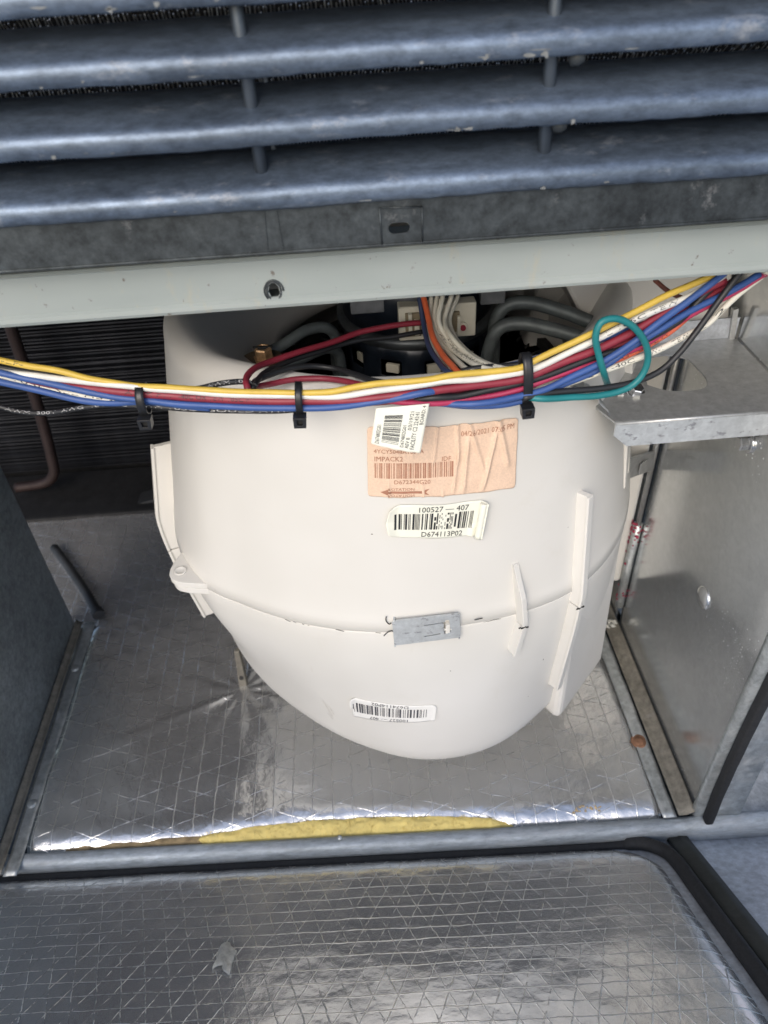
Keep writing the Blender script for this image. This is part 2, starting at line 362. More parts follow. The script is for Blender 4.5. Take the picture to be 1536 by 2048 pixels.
def put_text(mb, fn, txt, s0, s1, t0, t1, rot=0, tilt=0., mirror=False):
    vs, fs, _ = glyphs(txt); out = []
    for a, b in vs:
        if mirror: b = 1-b
        if rot == 180: a, b = 1-a, 1-b
        if rot == 90: a, b = 1-b, a
        if rot == 270: a, b = b, 1-a
        s = s0+(s1-s0)*a; out.append(fn(s, t0+(t1-t0)*b+tilt*a))
    mb.add(out, fs)
def put_bars(mb, fn, s0, s1, t0, t1, n, seed, axis=0, seg=8, wear=0., tilt=0.):
    rnd = random.Random(seed); ws = [rnd.choice((1, 1, 2, 3)) for _ in range(2*n)]; tot = sum(ws); p = 0
    for i, q in enumerate(ws):
        a, b = p/tot, (p+q)/tot; p += q
        if i % 2: continue
        for j in range(seg):
            if wear and rnd.random() < wear*math.exp(-((a-.6)/.1)**2)*2.2: continue
            c, d = j/seg, (j+1)/seg
            if axis == 0: pts = [(a, c), (b, c), (b, d), (a, d)]
            else: pts = [(c, a), (d, a), (d, b), (c, b)]
            mb.add([fn(s0+(s1-s0)*u, t0+(t1-t0)*v+tilt*u) for u, v in pts], [(0, 1, 2, 3)])
def hexbolt(name, loc, axis, r, h, mat, parent=None, washer=0, wmat='zinc', slot=False, wname='washer'):
    A = Vector(axis).normalized(); m = MB()
    m.lathe([(r*.93, 0), (r, h*.12), (r, h*.85), (r*.86, h)], loc, A, 6, False)
    o = m.build(name, mat, parent)
    if washer: MB().lathe([(washer, -h*.35), (washer*1.03, -h*.1), (washer*.9, .0)], loc, A, 28).build(wname, wmat, o)
    if slot:
        MB().box(Vector(loc)+A*h*.97, (r*1.9, r*.34, h*.12)).build('slot', 'wheel', o)
    return o
def n3(p, s): return noise.noise(Vector(p)*s)

# ------------------------------------------------------------------ the blower housing
HC=(.046,.475)
TP=[(-180,.197),(-147,.197),(-135,.187),(-120,.178),(-103,.170),(-87,.165),(-74,.165),(-59,.166),(-37,.162),(-20,.160),(0,.165),(40,.20),(90,.22),(140,.210),(180,.197)]
TB=[(-180,.185),(-156,.172),(-134,.166),(-114,.169),(-96,.174),(-79,.171),(-58,.159),(-37,.159),(-20,.157),(0,.162),(40,.20),(90,.215),(140,.200),(180,.185)]
def tab(T,a):
    a=(a+180)%360-180
    n=len(T)-1
    for i in range(n):
        if T[i][0]<=a<=T[i+1][0]:
            a0,r0=T[i];a1,r1=T[i+1]
            am,rm=T[i-1] if i>0 else (T[n-1][0]-360,T[n-1][1])
            ap,rp=T[i+2] if i+2<=n else (T[1][0]+360,T[1][1])
            m0=(r1-rm)/(a1-am);m1=(rp-r0)/(ap-a0);h=a1-a0;t=(a-a0)/h
            return (2*t**3-3*t*t+1)*r0+(t**3-2*t*t+t)*h*m0+(-2*t**3+3*t*t)*r1+(t**3-t*t)*h*m1
def rad(a,z):
    """radius of the blower wall at angle a (degrees), height z, between the top and bottom fillets"""
    if z>=-.36: return tab(TP,a)*(1-.14*(z+.36)/.155)
    t=min(1,(-.36-z)/.14); t=t*t*(3-2*t)
    return tab(TP,a)*(1-t)+tab(TB,a)*t

def shell_pt(a, z, off=0.):
    r = rad(a, z)+off; t = R_(a); return Vector((HC[0]+r*math.cos(t), HC[1]+r*math.sin(t), z))
def norm_at(a): t = R_(a); return Vector((math.cos(t), math.sin(t), 0))
house = thing('blower_housing', 'ivory plastic blower housing hanging in the middle of the foil lined bay', 'blower housing', (HC[0], HC[1], -.52))
NA = 220
def ringfn(prof):
    """prof: list of (kind, ...) giving point at angle"""
    def f(i, j):
        a = -180+360*i; return prof[min(len(prof)-1, int(round(j*(len(prof)-1))))](a)
    return f
def wall(z, off=0.): return lambda a: shell_pt(a, z, off)
INL = .103
def top_dish(t):
    # from the rolled rim (t=0) down to the inlet ring (t=1)
    def f(a):
        r0 = rad(a, -.21)-.014; r = r0*(1-t)+INL*t; z = -.1965-.0415*(t**1.25)+.0*t
        q = R_(a); return Vector((HC[0]+r*math.cos(q), HC[1]+r*math.sin(q), z))
    return f
def fillet_top(k):
    def f(a):
        rr = .0135; b = math.pi/2*k; r = rad(a, -.21)-rr+rr*math.cos(b); z = -.21+rr*math.sin(b)
        q = R_(a); return Vector((HC[0]+r*math.cos(q), HC[1]+r*math.sin(q), z))
    return f
def circ(r, z): return lambda a: Vector((HC[0]+r*math.cos(R_(a)), HC[1]+r*math.sin(R_(a)), z))
up = [wall(-.3592, -.003), wall(-.3592, -.0002), wall(-.3586, .0006), wall(-.3500, .0006), wall(-.3475, .0003), wall(-.345, 0)]
up += [wall(-.345+(.135)*k/12) for k in range(1, 13)] + [fillet_top(k/6) for k in range(1, 7)] + [top_dish(k/10) for k in range(1, 11)]
up += [circ(INL-.002, -.2395), circ(INL-.002, -.25), circ(INL+.003, -.252)]
o = MB().grid(ringfn(up), NA, len(up)-1, closed=True).build('upper_shell', 'plastic'); under(o, house)
upper = o
def fillet_bot(k):
    def f(a):
        rr = .030; b = math.pi/2*k; r = rad(a, -.49)-rr+rr*math.cos(b); z = -.4885-rr*math.sin(b)
        q = R_(a); return Vector((HC[0]+r*math.cos(q), HC[1]+r*math.sin(q), z))
    return f
lo = [wall(-.3596, -.0022), wall(-.3596, -.0002), wall(-.3606, 0), wall(-.372, 0)]+[wall(-.372-.114*k/8) for k in range(1, 9)]+[fillet_bot(k/8) for k in range(1, 9)]
lo += [circ(.08, -.519), circ(.01, -.5195)]
o = MB().grid(ringfn(lo), NA, len(lo)-1, closed=True).build('lower_shell', 'plastic'); under(o, house); lower = o
# outlet duct running to the right wall at the back, and the corner leg of the lower shell
m = MB(); m.hexa([(.10, .50, -.515), (.244, .50, -.535), (.244, .74, -.535), (.10, .74, -.515)], [(.135, .50, -.205), (.244, .50, -.19), (.244, .74, -.19), (.135, .74, -.205)])
under(m.build('outlet_duct', 'plastic', bevel=.006, seg=4), house)
m = MB(); m.hexa([(.156, .4335, -.232), (.246, .4335, -.232), (.246, .50, -.232), (.156, .50, -.232)], [(.122, .458, -.172), (.246, .458, -.172), (.246, .52, -.172), (.122, .52, -.172)])
under(m.build('light_catch_shoulder', 'plastic', bevel=.003, seg=3), house)  # block added in front of the duct, its face tilted back to catch light
def corner(z0, z1, a0, a1, off0, off1, w):
    pts = []
    for z, off in ((z0, off0), (z1, off1)):
        A, B = shell_pt(a0, z, -.012), shell_pt(a1, z, -.016); q = shell_pt(a0, z, off), shell_pt(a1, z, off*w)
        pts.append((A, B, q[1], q[0]))
    return pts
b_, t_ = corner(-.512, -.362, -57.5, -30, .0095, .001, .95)
m = MB(); m.hexa(b_, t_); under(m.build('outlet_corner', 'plastic', bevel=.009, seg=5), house)
# moulded side flange beside the shelf, upper right
m = MB()
for a, ww in ((-31, .0055), (-24, .003)):
    b = [shell_pt(a-1.5, -.325, -.006), shell_pt(a+1.5, -.325, -.006), shell_pt(a+1.5, -.325, .001), shell_pt(a-1.5, -.325, .001)]
    t = [shell_pt(a-3.0, -.215, -.006), shell_pt(a+3.0, -.215, -.006), shell_pt(a+3.0, -.215, ww), shell_pt(a-3.0, -.215, ww)]
    m.hexa(b, t)
under(m.build('side_fillet', 'plastic', bevel=.0015), house)
# upright T ribs: (angle top, angle bottom, z top, z seam, z bottom, depth)
def rib(at, am, ab, zt, zm, zb, dep, wd, chamfer, lean=0., tw=1.):
    for seg_, (a0, a1, z0, z1) in enumerate(((at, am, zt, zm+.0007), (am, ab, zm-.0007, zb))):
        for kind in (0, 1):
            m = MB(); hw = (wd if kind == 0 else wd*2.1*tw)/2; d0 = -.004 if kind == 0 else dep-.0022; d1 = dep-.0018 if kind == 0 else dep
            st = 14; rows = []
            for i in range(st+1):
                k = i/st; z = z0+(z1-z0)*k; a = a0+(a1-a0)*k
                f = 1.
                if seg_ == 0: f = min(1., .12+(1-.12)*min(1, (k)/chamfer)) if chamfer > 0 else 1.
                P = shell_pt(a, z); n = norm_at(a+lean); tt = Vector((-n.y, n.x, 0))
                dd0 = d0*(1 if kind == 0 else f); dd1 = d1*f
                rows.append([P+n*dd0-tt*hw, P+n*dd1-tt*hw, P+n*dd1+tt*hw, P+n*dd0+tt*hw])
            vs_ = [p for r_ in rows for p in r_]; fs_ = []
            for i in range(st):
                for k in range(4): fs_.append((i*4+k, i*4+(k+1) % 4, i*4+4+(k+1) % 4, i*4+4+k))
            fs_ += [(0, 1, 2, 3), tuple(st*4+k for k in (3, 2, 1, 0))]; m.add(vs_, fs_)
            yield kind, m
for args in (dict(at=-57.5, am=-59.3, ab=-60, zt=-.285, zm=-.369, zb=-.462, dep=.0085, wd=.0042, chamfer=0, lean=10, tw=.62),
             dict(at=-75.0, am=-74.0, ab=-75.5, zt=-.319, zm=-.3655, zb=-.392, dep=.0075, wd=.0034, chamfer=.5, lean=10, tw=.55),
             dict(at=-174, am=-171, ab=-168, zt=-.300, zm=-.390, zb=-.460, dep=.0150, wd=.0040, chamfer=0, lean=10, tw=.8)):
    root = None
    for kind, m in rib(**args):
        if kind == 0: root = under(m.build('rib', 'plastic', bevel=.0005), house)
        else:
            e = m.build('rib_cap', 'plastic', bevel=.0006); e.parent = root; e.matrix_parent_inverse = root.matrix_world.inverted() if False else Matrix()
# dark sealant lines where the ribs are split
for a, z, dep in ((-59.3, -.369, .0085), (-74, -.3655, .0075), (-171, -.390, .0125)):
    m = MB(); n = norm_at(a); tt = Vector((-n.y, n.x, 0)); P = shell_pt(a, z)
    m.tube([P+n*(dep*.96)+tt*(.0036*k/3)+Vector((0, 0, .0007*math.sin(k*2.1)-.0002*k)) for k in range(-3, 4)], .0005, 5)
    under(m.build('sealant_bead', 'wheel'), house)
# bolt ear on the left of the seam
ear_pts = [(-.118, .4150), (-.1290, .4060), (-.1362, .3925), (-.1400, .3815), (-.1405, .3745), (-.1380, .3690), (-.1330, .3655), (-.1177, .3618), (-.1039, .3593), (-.0910, .3520), (-.075, .352), (-.085, .40)]
poly = [tuple(p)[:2] for p in spline([(x, y, 0) for x, y in ear_pts[:-2]], 4)]+ear_pts[-2:]
ec = Vector((-.1330, .3760, 0)); er = .009
hole = [(ec.x+.0015*math.cos(2*math.pi*k/16), ec.y+.0015*math.sin(2*math.pi*k/16)) for k in range(16)]
under(MB().plate(poly, [], (0, 0, -.3590), (1, 0, 0), (0, 1, 0), .0045).build('bolt_ear', 'plastic', bevel=.0006), house)
under(MB().plate([(ec.x+(x-ec.x)*.97+.0012, ec.y+(y-ec.y)*.97-.0002) for x, y in poly], [], (0, 0, -.3648), (1, 0, 0), (0, 1, 0), .0052).build('bolt_ear', 'plastic', bevel=.0006), house)
under(MB().lathe([(.0044, 0), (.0044, .0005), (.0036, .0007), (.0030, .0002), (.0002, .0001)], (ec.x, ec.y, -.3543), (0, 0, 1), 20).build('ear_boss', 'plastic'), house)
# seam specks and curls of sealant
rs = random.Random(3); m = MB()
for k in range(17):
    a = rs.uniform(-142, -70); P = shell_pt(a, -.3594, .0004)
    L_ = rs.uniform(.0005, .0035); t = Vector((-math.sin(R_(a)), math.cos(R_(a)), 0)); m.tube([P-t*L_, P+Vector((0, 0, rs.uniform(-.0003, .0003))), P+t*L_], rs.uniform(.00006, .0002), 5)
o = under(m.build('seam_sealant', 'wheel'), house); o['kind'] = 'stuff'
m = MB()
for pts in ([(-103.6, -.345), (-103.7, -.348), (-103.0, -.351), (-102.6, -.350)], [(-104.2, -.3605), (-103.4, -.3575), (-102.6, -.3565), (-102, -.357)], [(-84.6, -.3548), (-82.8, -.3546)]):
    m.tube(spline([shell_pt(a, z, .0018) for a, z in pts], 6), .00035, 5)
o = under(m.build('clip_burr', 'wheel'), house); o['kind'] = 'stuff'
# steel slide clip across the seam
LAB = {'tan': [(-106.62, -0.218), (-74.32, -0.222), (-75.06, -0.2651), (-106.78, -0.2603)], 'bar': [(-102.4, -0.266), (-81.74, -0.2696), (-83.27, -0.2927), (-102.54, -0.2873)], 'low': [(-113.45, -0.4334), (-93.12, -0.433), (-93.51, -0.4491), (-113.68, -0.4586)], 'clip': [(-102.08, -0.346), (-87.96, -0.3505), (-87.95, -0.3657), (-102.03, -0.3667)], 'ribR': [(-55.52, -0.2833), (-56.11, -0.3315), (-58.47, -0.3676), (-57.09, -0.4729)], 'ribS': [(-74.33, -0.321), (-72.92, -0.367), (-74.42, -0.3947)], 'ear': [None, (-141.15, -0.3546), (-133.9, -0.3573)]}
def quad_map(c, off, wr=None):
    (a0, z0), (a1, z1), (a2, z2), (a3, z3) = c     # TL TR BR BL
    def fn(s, t, d=0.):
        a = (a3*(1-s)+a2*s)*(1-t)+(a0*(1-s)+a1*s)*t; z = (z3*(1-s)+z2*s)*(1-t)+(z0*(1-s)+z1*s)*t
        return shell_pt(a, z, off+d+(wr(s, t) if wr else 0.))
    return fn
cm = quad_map(LAB['clip'], .0)
def flat_clip(s, t, d=0.):
    P00, P10, P11, P01 = cm(0, 0, .0035), cm(1, 0, .0035), cm(1, 1, .0035), cm(0, 1, .0035)
    P = (P00*(1-s)+P10*s)*(1-t)+(P01*(1-s)+P11*s)*t
    return P+norm_at(-95)*d
O0 = flat_clip(0, 0); ex = flat_clip(1, 0)-O0; ey = flat_clip(0, 1)-O0; Wc, Hc = ex.length, ey.length
tw_ = Wc; U_ = lambda s, t: (s*Wc, t*Hc)
outer = [U_(*p) for p in ((.0, .04), (.03, 0), (.97, .03), (1, .08), (1, .93), (.96, 1), (.06, 1), (.04, .94), (0, .94))]
h1 = [U_(*p) for p in ((.46, .70), (.78, .74), (.78, .80), (.84, .80), (.86, .30), (.80, .24), (.76, .24), (.76, .66), (.72, .69), (.46, .66))]
h2 = [U_(*p) for p in ((.46, .22), (.70, .26), (.70, .30), (.46, .26))]
clip = MB().plate(outer, [h1, h2], O0, ex, ey-ex*(ey.dot(ex)/ex.length_squared), .0012).build('seam_clip', 'galv_pit', bevel=0)
under(clip, house)
m = MB()
for s in (0, 1):
    A, B = flat_clip(s, -.12), flat_clip(s, .98); n = norm_at(-95); dx = ex.normalized()*(.0005 if s == 0 else -.0005)
    m.hexa([A, A+dx*2, A+dx*2-n*.006, A-n*.006], [B, B+dx*2, B+dx*2-n*.006, B-n*.006])
c2 = m.build('clip_side', 'galv_pit'); c2.parent = clip; c2['kind'] = 'stuff' 
m = MB().box(flat_clip(.81, .48, -.001), (.0028, .004, .009)); m.box(flat_clip(.81, .52, .0004), (.006, .0015, .0012)); c3 = m.build('clip_catch', 'plastic', bevel=.0004); c3.parent = clip

# ---- printed labels stuck on the housing
def sheet(fn, nu, nv, name, mat, corner=.03, edge=None):
    # rounded sheet as a grid whose outline is pulled in at the corners
    def f(u, v):
        s, t = u, v
        if edge: s, t = edge(u, v)
        return fn(s, t)
    return MB().grid(f, nu, nv).build(name, mat, solid=.0003, recalc=False)
def ridge(s, t, s0, s1, w, h, t0=0, t1=1, soft=.12):
    # crease running from (s0 at bottom) to (s1 at top)
    c = s0+(s1-s0)*t; g = math.exp(-((s-c)/w)**2); lim = max(0, min(1, (t-t0)/soft))*max(0, min(1, (t1-t)/soft)) if (t0 > 0 or t1 < 1) else 1
    return h*g*lim
def wr_tan(s, t):
    h = ridge(s, t, .56, .60, .010, .0013, 0, .72)+ridge(s, t, .63, .66, .014, .0015, 0, .85)+ridge(s, t, .76, .86, .014, .0019, 0, .9)
    h += ridge(s, t, .60, .58, .012, .0012, .4, 1.2)+ridge(s, t, .82, .66, .014, .0013, .25, 1.2)+ridge(s, t, .98, .86, .018, .0016, .3, 1.2)+ridge(s, t, .40, .45, .009, .0010, .45, 1.3)
    h += ridge(s, t, .14, .10, .008, .0008, -1, .3)+ridge(s, t, .36, .34, .008, .0007, -1, .28)+ridge(s, t, .49, .49, .006, .001, -1, .12)+ridge(s, t, .25, .31, .007, .0005, .5, .9)
    return max(0, h)+.0005*n3((s*9, t*5, 1), 1)+.00055
def rnd_edge(rx, ry):
    def e(u, v):
        # superellipse-style corner pull
        s, t = u, v
        du, dv = abs(2*u-1), abs(2*v-1)
        cx, cy = max(0, (du-(1-rx))/rx), max(0, (dv-(1-ry))/ry)
        if cx > 0 and cy > 0:
            m_ = max(cx, cy); l_ = math.hypot(cx, cy); k = m_/l_
            s = .5+math.copysign(((1-rx)+cx*k*rx)/2, 2*u-1); t = .5+math.copysign(((1-ry)+cy*k*ry)/2, 2*v-1)
        t += .006*math.sin(u*23)*(dv > .98); return s, t
    return e
ft = quad_map(LAB['tan'], .0004, wr_tan); lab = under(sheet(ft, 150, 50, 'paper_label', 'paper_tan', edge=rnd_edge(.05, .10)), house); lab['label'] = 'wrinkled tan paper label with rotation arrow'
fp = lambda s, t: ft(s, t, .00028); m = MB()
put_text(m, fp, '4YCY5048A1064A', .04, .36, .645, .70); put_text(m, fp, 'IMPACK2', .045, .225, .53, .60); put_text(m, fp, 'IDF', .48, .54, .515, .577)
put_bars(m, fp, .045, .56, .29, .505, 44, 5, seg=10); put_text(m, fp, 'D672344G20', .17, .405, .205, .265)
put_text(m, fp, '04/26/2021 07:05 PM', .605, .97, .835, .905, tilt=.035)
put_text(m, fp, 'ROTATION', .13, .30, .105, .145); put_text(m, fp, 'ROTATION', .13, .30, .012, .05, mirror=True)
for i in range(16):
    a, b = .125+.215*i/16, .125+.215*(i+1)/16; m.add([fp(a, .062), fp(b, .062), fp(b, .095), fp(a, .095)], [(0, 1, 2, 3)])
m.add([fp(.08, .078), fp(.13, .035), fp(.13, .125)], [(0, 1, 2)])
m.add([fp(.34, .062), fp(.40, .03), fp(.375, .078), fp(.34, .078)], [(0, 1, 2, 3)]); m.add([fp(.34, .095), fp(.34, .078), fp(.375, .078), fp(.40, .13)], [(0, 1, 2, 3)])
pr = m.build('printing', 'ink_brown', recalc=False); pr.parent = lab
def wr_bar(s, t): return .0045*max(0, (s-.93)/.07)**2+.003*max(0, (.10-s)/.10)**1.5*(.4+.6*abs(2*t-1))+.0012*max(0, 1-abs(s-.9)/.05)*(t < .3)+.0006
fb = quad_map(LAB['bar'], .0004, wr_bar)
def bar_edge(u, v):
    s = u; t = v
    if u < .12: k = (.12-u)/.12; s = u-.035*k*(1-abs(2*v-.9)); t = .5+(v-.5)*(1-.28*k*k)
    return s, t+.02*math.sin(u*9)*(abs(2*v-1) > .97)
lab = under(sheet(fb, 70, 24, 'barcode_label', 'paper_white', edge=bar_edge), house); lab['label'] = 'curled white barcode label in the middle of the housing'
fp = lambda s, t: fb(s, t, .0003); m = MB()
put_text(m, fp, '100527 — 407', .30, .82, .79, .94); put_bars(m, fp, .05, .89, .27, .75, 36, 11, seg=9, wear=.28); put_text(m, fp, 'D674113P02', .34, .79, .05, .20)
pr = m.build('printing', 'ink', recalc=False); pr.parent = lab
curl = MB().tube([fb(.965, k/10, .0012) for k in range(11)], .0022, 8).build('curled_edge', 'paper_white'); curl.parent = lab
fl = quad_map(LAB['low'], .0002, lambda s, t: .0004+.003*max(0, (.06-s)/.06)*(t > .5)+.0002*n3((s*20, t*4, 0), 1)+.001*max(0, (s-.95)/.05))
lab = under(sheet(fl, 60, 16, 'barcode_label', 'paper_pale', edge=rnd_edge(.06, .3)), house); lab['label'] = 'faded upside down barcode label low on the housing'
fp = lambda s, t: fl(s, t, .00025); m = MB(); put_bars(m, fp, .03, .90, .30, .78, 34, 21, seg=7)
pr = m.build('printing', 'ink_grey', recalc=False); pr.parent = lab
m = MB(); put_text(m, fp, 'D674114P02', .25, .68, .82, .97, 180); put_text(m, fp, '100527 — 407', .22, .68, .05, .20, 180)
pr = m.build('printing', 'ink_grey', recalc=False); pr.parent = lab
# scuff marks
m = MB()
for a, z, da, dz in ((-122, -.452, 1.6, -.020), (-120.4, -.458, .8, -.010), (-121.5, -.47, 1.1, -.006)):
    m.add([shell_pt(a, z, .0002), shell_pt(a+da, z+dz, .0002), shell_pt(a+da+.35, z+dz+.001, .0002), shell_pt(a+.25, z, .0002)], [(0, 1, 2, 3)])
under(m.build('scuff_mark', simple('grey scuff', (.62, .60, .55), .5, 0, .15, 300, 0), recalc=False), house)

# ------------------------------------------------------------------ blower wheel and motor seen through the inlet
wheel = thing('squirrel_cage_fan', 'dark bladed fan inside the inlet opening of the white housing', 'fan', (HC[0], HC[1], -.48))
under(MB().lathe([(.100, 0), (.100, .006), (.094, .006), (.094, 0)], (HC[0], HC[1], -.268), (0, 0, 1), 48).build('rim_ring', 'wheel'), wheel)
under(MB().lathe([(.100, 0), (.100, .006), (.02, .008)], (HC[0], HC[1], -.485), (0, 0, 1), 48).build('back_plate', 'wheel'), wheel)
bl = MB().grid(lambda u, v: (.0835+.0145*u+.0, .004*math.sin(u*2.6)-.002, -.478+.212*v), 3, 1).build('blade', 'wheel', solid=.0008)
for k in range(44):
    b = bl if k == 0 else bl.copy()
    if k: COL.objects.link(b)
    q = Matrix.Translation((HC[0], HC[1], 0)) @ Matrix.Rotation(2*math.pi*k/44, 4, 'Z')
    b.parent = wheel; b.matrix_parent_inverse = Matrix.Translation(-Vector(wheel.location)); b.matrix_basis = q
MC = (.044, .476)
motor = thing('blower_motor', 'navy cylindrical blower motor with steel band and cream plug block in the inlet', 'motor', (MC[0], MC[1], -.30))
nS = 64; mz0, mz1 = -.285, -.222; m = MB(); vent = set()
def mface(r, z, k): a = 2*math.pi*k/nS; return (MC[0]+r*math.cos(a), MC[1]+r*math.sin(a), z)
zs = [-.30, -.2455, -.2335, mz1]; o_ = len(m.v)
for z in zs:
    for k in range(nS): m.v.append(mface(.051, z, k))
for j in range(3):
    for k in range(nS):
        if j == 1 and k % 6 in (0, 1, 2): continue
        m.f.append((o_+j*nS+k, o_+j*nS+(k+1) % nS, o_+(j+1)*nS+(k+1) % nS, o_+(j+1)*nS+k)); m.sm.append(True)
under(m.build('motor_shell', 'motor', solid=.0015), motor)
m = MB()
for k in range(0, nS, 6):
    a = 2*math.pi*(k+1.4)/nS; m.box((MC[0]+.046*math.cos(a), MC[1]+.046*math.sin(a), -.2415), (.003, .009, .006), Matrix.Rotation(a, 3, 'Z'))
under(m.build('winding_block', 'conn', bevel=.0005), motor)
under(MB().lathe([(.051, -.224), (.0545, -.2235), (.0545, -.2175), (.049, -.2165)], (MC[0], MC[1], 0), (0, 0, 1), 64).build('belly_band', 'band'), motor)
under(MB().lathe([(.050, -.2175), (.050, -.189), (.047, -.185), (.03, -.184)], (MC[0], MC[1], 0), (0, 0, 1), 56).build('control_module', 'motor'), motor)
# plug block on the module
pb = MB(); pb.box((.0515, .4235, -.2035), (.0475, .010, .022)); pbo = under(pb.build('plug_block', 'conn', bevel=.0012, seg=3), motor)
m = MB(); m.box((.0365, .4180, -.2035), (.0095, .003, .015)); m.box((.0610, .4180, -.2035), (.0075, .003, .013)); c_ = m.build('plug_cavity', 'conn_in', bevel=.0005); c_.parent = pbo
m = MB(); m.box((.0345, .4160, -.2025), (.0022, .003, .014)); m.box((.0385, .4158, -.2045), (.0030, .003, .010)); m.box((.0642, .4160, -.2050), (.0022, .003, .012)); m.tube([(.0668, .416, -.207), (.0668, .4195, -.207)], .0030, 14)
c_ = m.build('plug_latch', 'conn', bevel=.0004); c_.parent = pbo; c_['kind'] = 'stuff'
c_ = MB().tube([(.0668, .4145, -.207), (.0668, .4192, -.207)], .0017, 12).build('plug_pin', 'wR'); c_.parent = pbo
m = MB()
for x0, x1 in ((-.001, .020), (.080, .0955)):
    m = MB(); m.hexa([(x0, .432, -.201), (x1, .432, -.201), (x1, .440, -.2015), (x0, .440, -.2015)], [(x0, .432, -.186), (x1, .432, -.186), (x1, .440, -.186), (x0, .440, -.186)])
    under(m.build('module_corner', 'plate_grey', bevel=.001), motor)
# grey support arms
def arm(pts, r, name='support_arm'):
    return under(MB().tube(spline(pts, 8), r, 10).build(name, 'arm'), motor)
arm([(-.011, .452, -.285), (-.0135, .449, -.240), (-.0125, .447, -.222), (-.018, .443, -.2135), (-.030, .437, -.2115), (-.047, .425, -.2155), (-.066, .417, -.219)], .0036)
arm([(-.007, .441, -.285), (-.010, .438, -.245), (-.0115, .436, -.228), (-.018, .430, -.2215), (-.032, .421, -.2215), (-.048, .411, -.2225), (-.062, .404, -.2215)], .0036)
arm([(.085, .430, -.290), (.084, .427, -.250), (.086, .426, -.226), (.0915, .426, -.2145), (.103, .425, -.2115), (.125, .417, -.2140), (.150, .408, -.2200)], .0044)
arm([(.092, .440, -.290), (.0915, .439, -.245), (.0925, .441, -.215), (.099, .441, -.2065), (.111, .439, -.2045), (.132, .430, -.2080), (.154, .420, -.2150)], .0044)
m = MB(); m.lathe([(.0105, 0), (.012, .002), (.012, .006), (.0095, .008)], (-.057, .409, -.2245), (0, 0, 1), 24); under(m.build('arm_pad', 'arm'), motor)
grom = thing('mounting_bolt', 'brown plated hex bolt with washer on a black rubber grommet, left of the motor', 'bolt', (-.057, .409, -.235))
under(MB().lathe([(.0095, 0), (.0115, .003), (.0115, .008), (.009, .010)], (-.057, .409, -.2345), (0, 0, 1), 24).build('grommet', 'rubber'), grom)
under(MB().lathe([(.0120, 0), (.0134, .0006), (.0134, .0016), (.0122, .0021)], (-.057, .409, -.2165), (0, 0, 1), 32).build('washer', 'washer'), grom)
under(MB().lathe([(.0115, 0), (.0128, .0003), (.0115, .0006)], (-.057, .409, -.2175), (0, 0, 1), 32).build('shim', 'zinc'), grom)
hb = under(MB().lathe([(.0068, 0), (.0068, .0010), (.0056, .0014), (.0056, .0068), (.0048, .0077), (.0036, .0077), (.0032, .0058)], (-.0555, .409, -.2144), (0, 0, 1), 6, False).build('hex_head', 'brass', bevel=.0002), grom)
bb = MB(); bb.box((-.0555, .409, -.2070), (.0118, .0016, .0016)); s_ = bb.build('slot', 'wheel'); s_.parent = hb
mb2 = thing('mounting_pad', 'grey clamp pad where the right motor arm meets the housing rim', 'bracket', (.152, .414, -.226))
under(MB().lathe([(.010, 0), (.0115, .002), (.0115, .007), (.009, .009)], (.152, .414, -.2275), (0, 0, 1), 24).build('pad', 'arm'), mb2)

# ------------------------------------------------------------------ grille at the top
grille = thing('louver_grille', 'weathered steel louver grille coloured with reflected sky blue across the top of the opening', 'grille', (0, .31, -.11))
prof = [(.0030, .0006), (.0008, -.0002), (.0002, .0003), (-.0004, .0020), (-.0006, .0040), (-.0001, .0058), (.0016, .0073), (.0060, .0092), (.0120, .0114), (.0180, .0132), (.0240, .0143), (.0320, .0140)]
prof_in = [(y+.0007, z-.0006) for y, z in prof]
def louver(z0, seed):
    m = MB(); NL = 150
    def f(u, v):
        i = int(round(v*(len(prof)-1))); y, z = prof[i]; x = -.42+.84*u
        j = 0.00035*n3((x*30, seed, i*.3), 1)+.0006*n3((x*9, seed+5, 0), 1)
        if i < 3: j += .0005*n3((x*140, seed, 3), 1)
        return (x, .3005+y+j*.6, z0+z+j)
    m.grid(f, NL, len(prof)-1); return m.build('louver', 'louver', solid=.0007)
for i, z0 in enumerate((-.0928, -.0697, -.0474, -.0262, -.004)):
    under(louver(z0, i*7.3), grille)
m = MB(); rs = random.Random(31)
for k in range(46):
    z0 = rs.choice((-.0928, -.0697, -.0474, -.0262)); x = rs.uniform(-.16, .2); w2 = rs.uniform(.0006, .0045); h2 = rs.uniform(.0002, .0011)*(1 if w2 < .002 else .6); zz = z0+rs.choice((0, 0, .0006, .0016, .003))
    n_ = 9; m.add([(x+w2*math.cos(2*math.pi*i/n_)*rs.uniform(.5, 1.2), .29965-.0002*(zz-z0 > .001), zz+.0004+h2*math.sin(2*math.pi*i/n_)*rs.uniform(.4, 1.5)) for i in range(n_)], [tuple(range(n_))])
o = under(m.build('paint_flakes', simple('chalky paint flakes', (.20, .21, .21), .8, 0, .3, 300, .0004), recalc=False, solid=.0003), grille); o['kind'] = 'stuff'
for x0, x1 in ((-.0315, -.0305), (.0800, .0845)):
    o = under(MB().tube([(x0-.001, .3105, .02), (x0, .3105, -.04), (x0+.0005, .3105, -.0875)], .0026, 10).build('support_rod', 'rod'), grille)
m = MB()
for x, z in ((-.0250, -.0486), (-.0255, -.0708)): m.tube([(x, .305, z+.003), (x+.0008, .304, z-.002)], .0009, 6)
under(m.build('weld_drip', 'band'), grille)
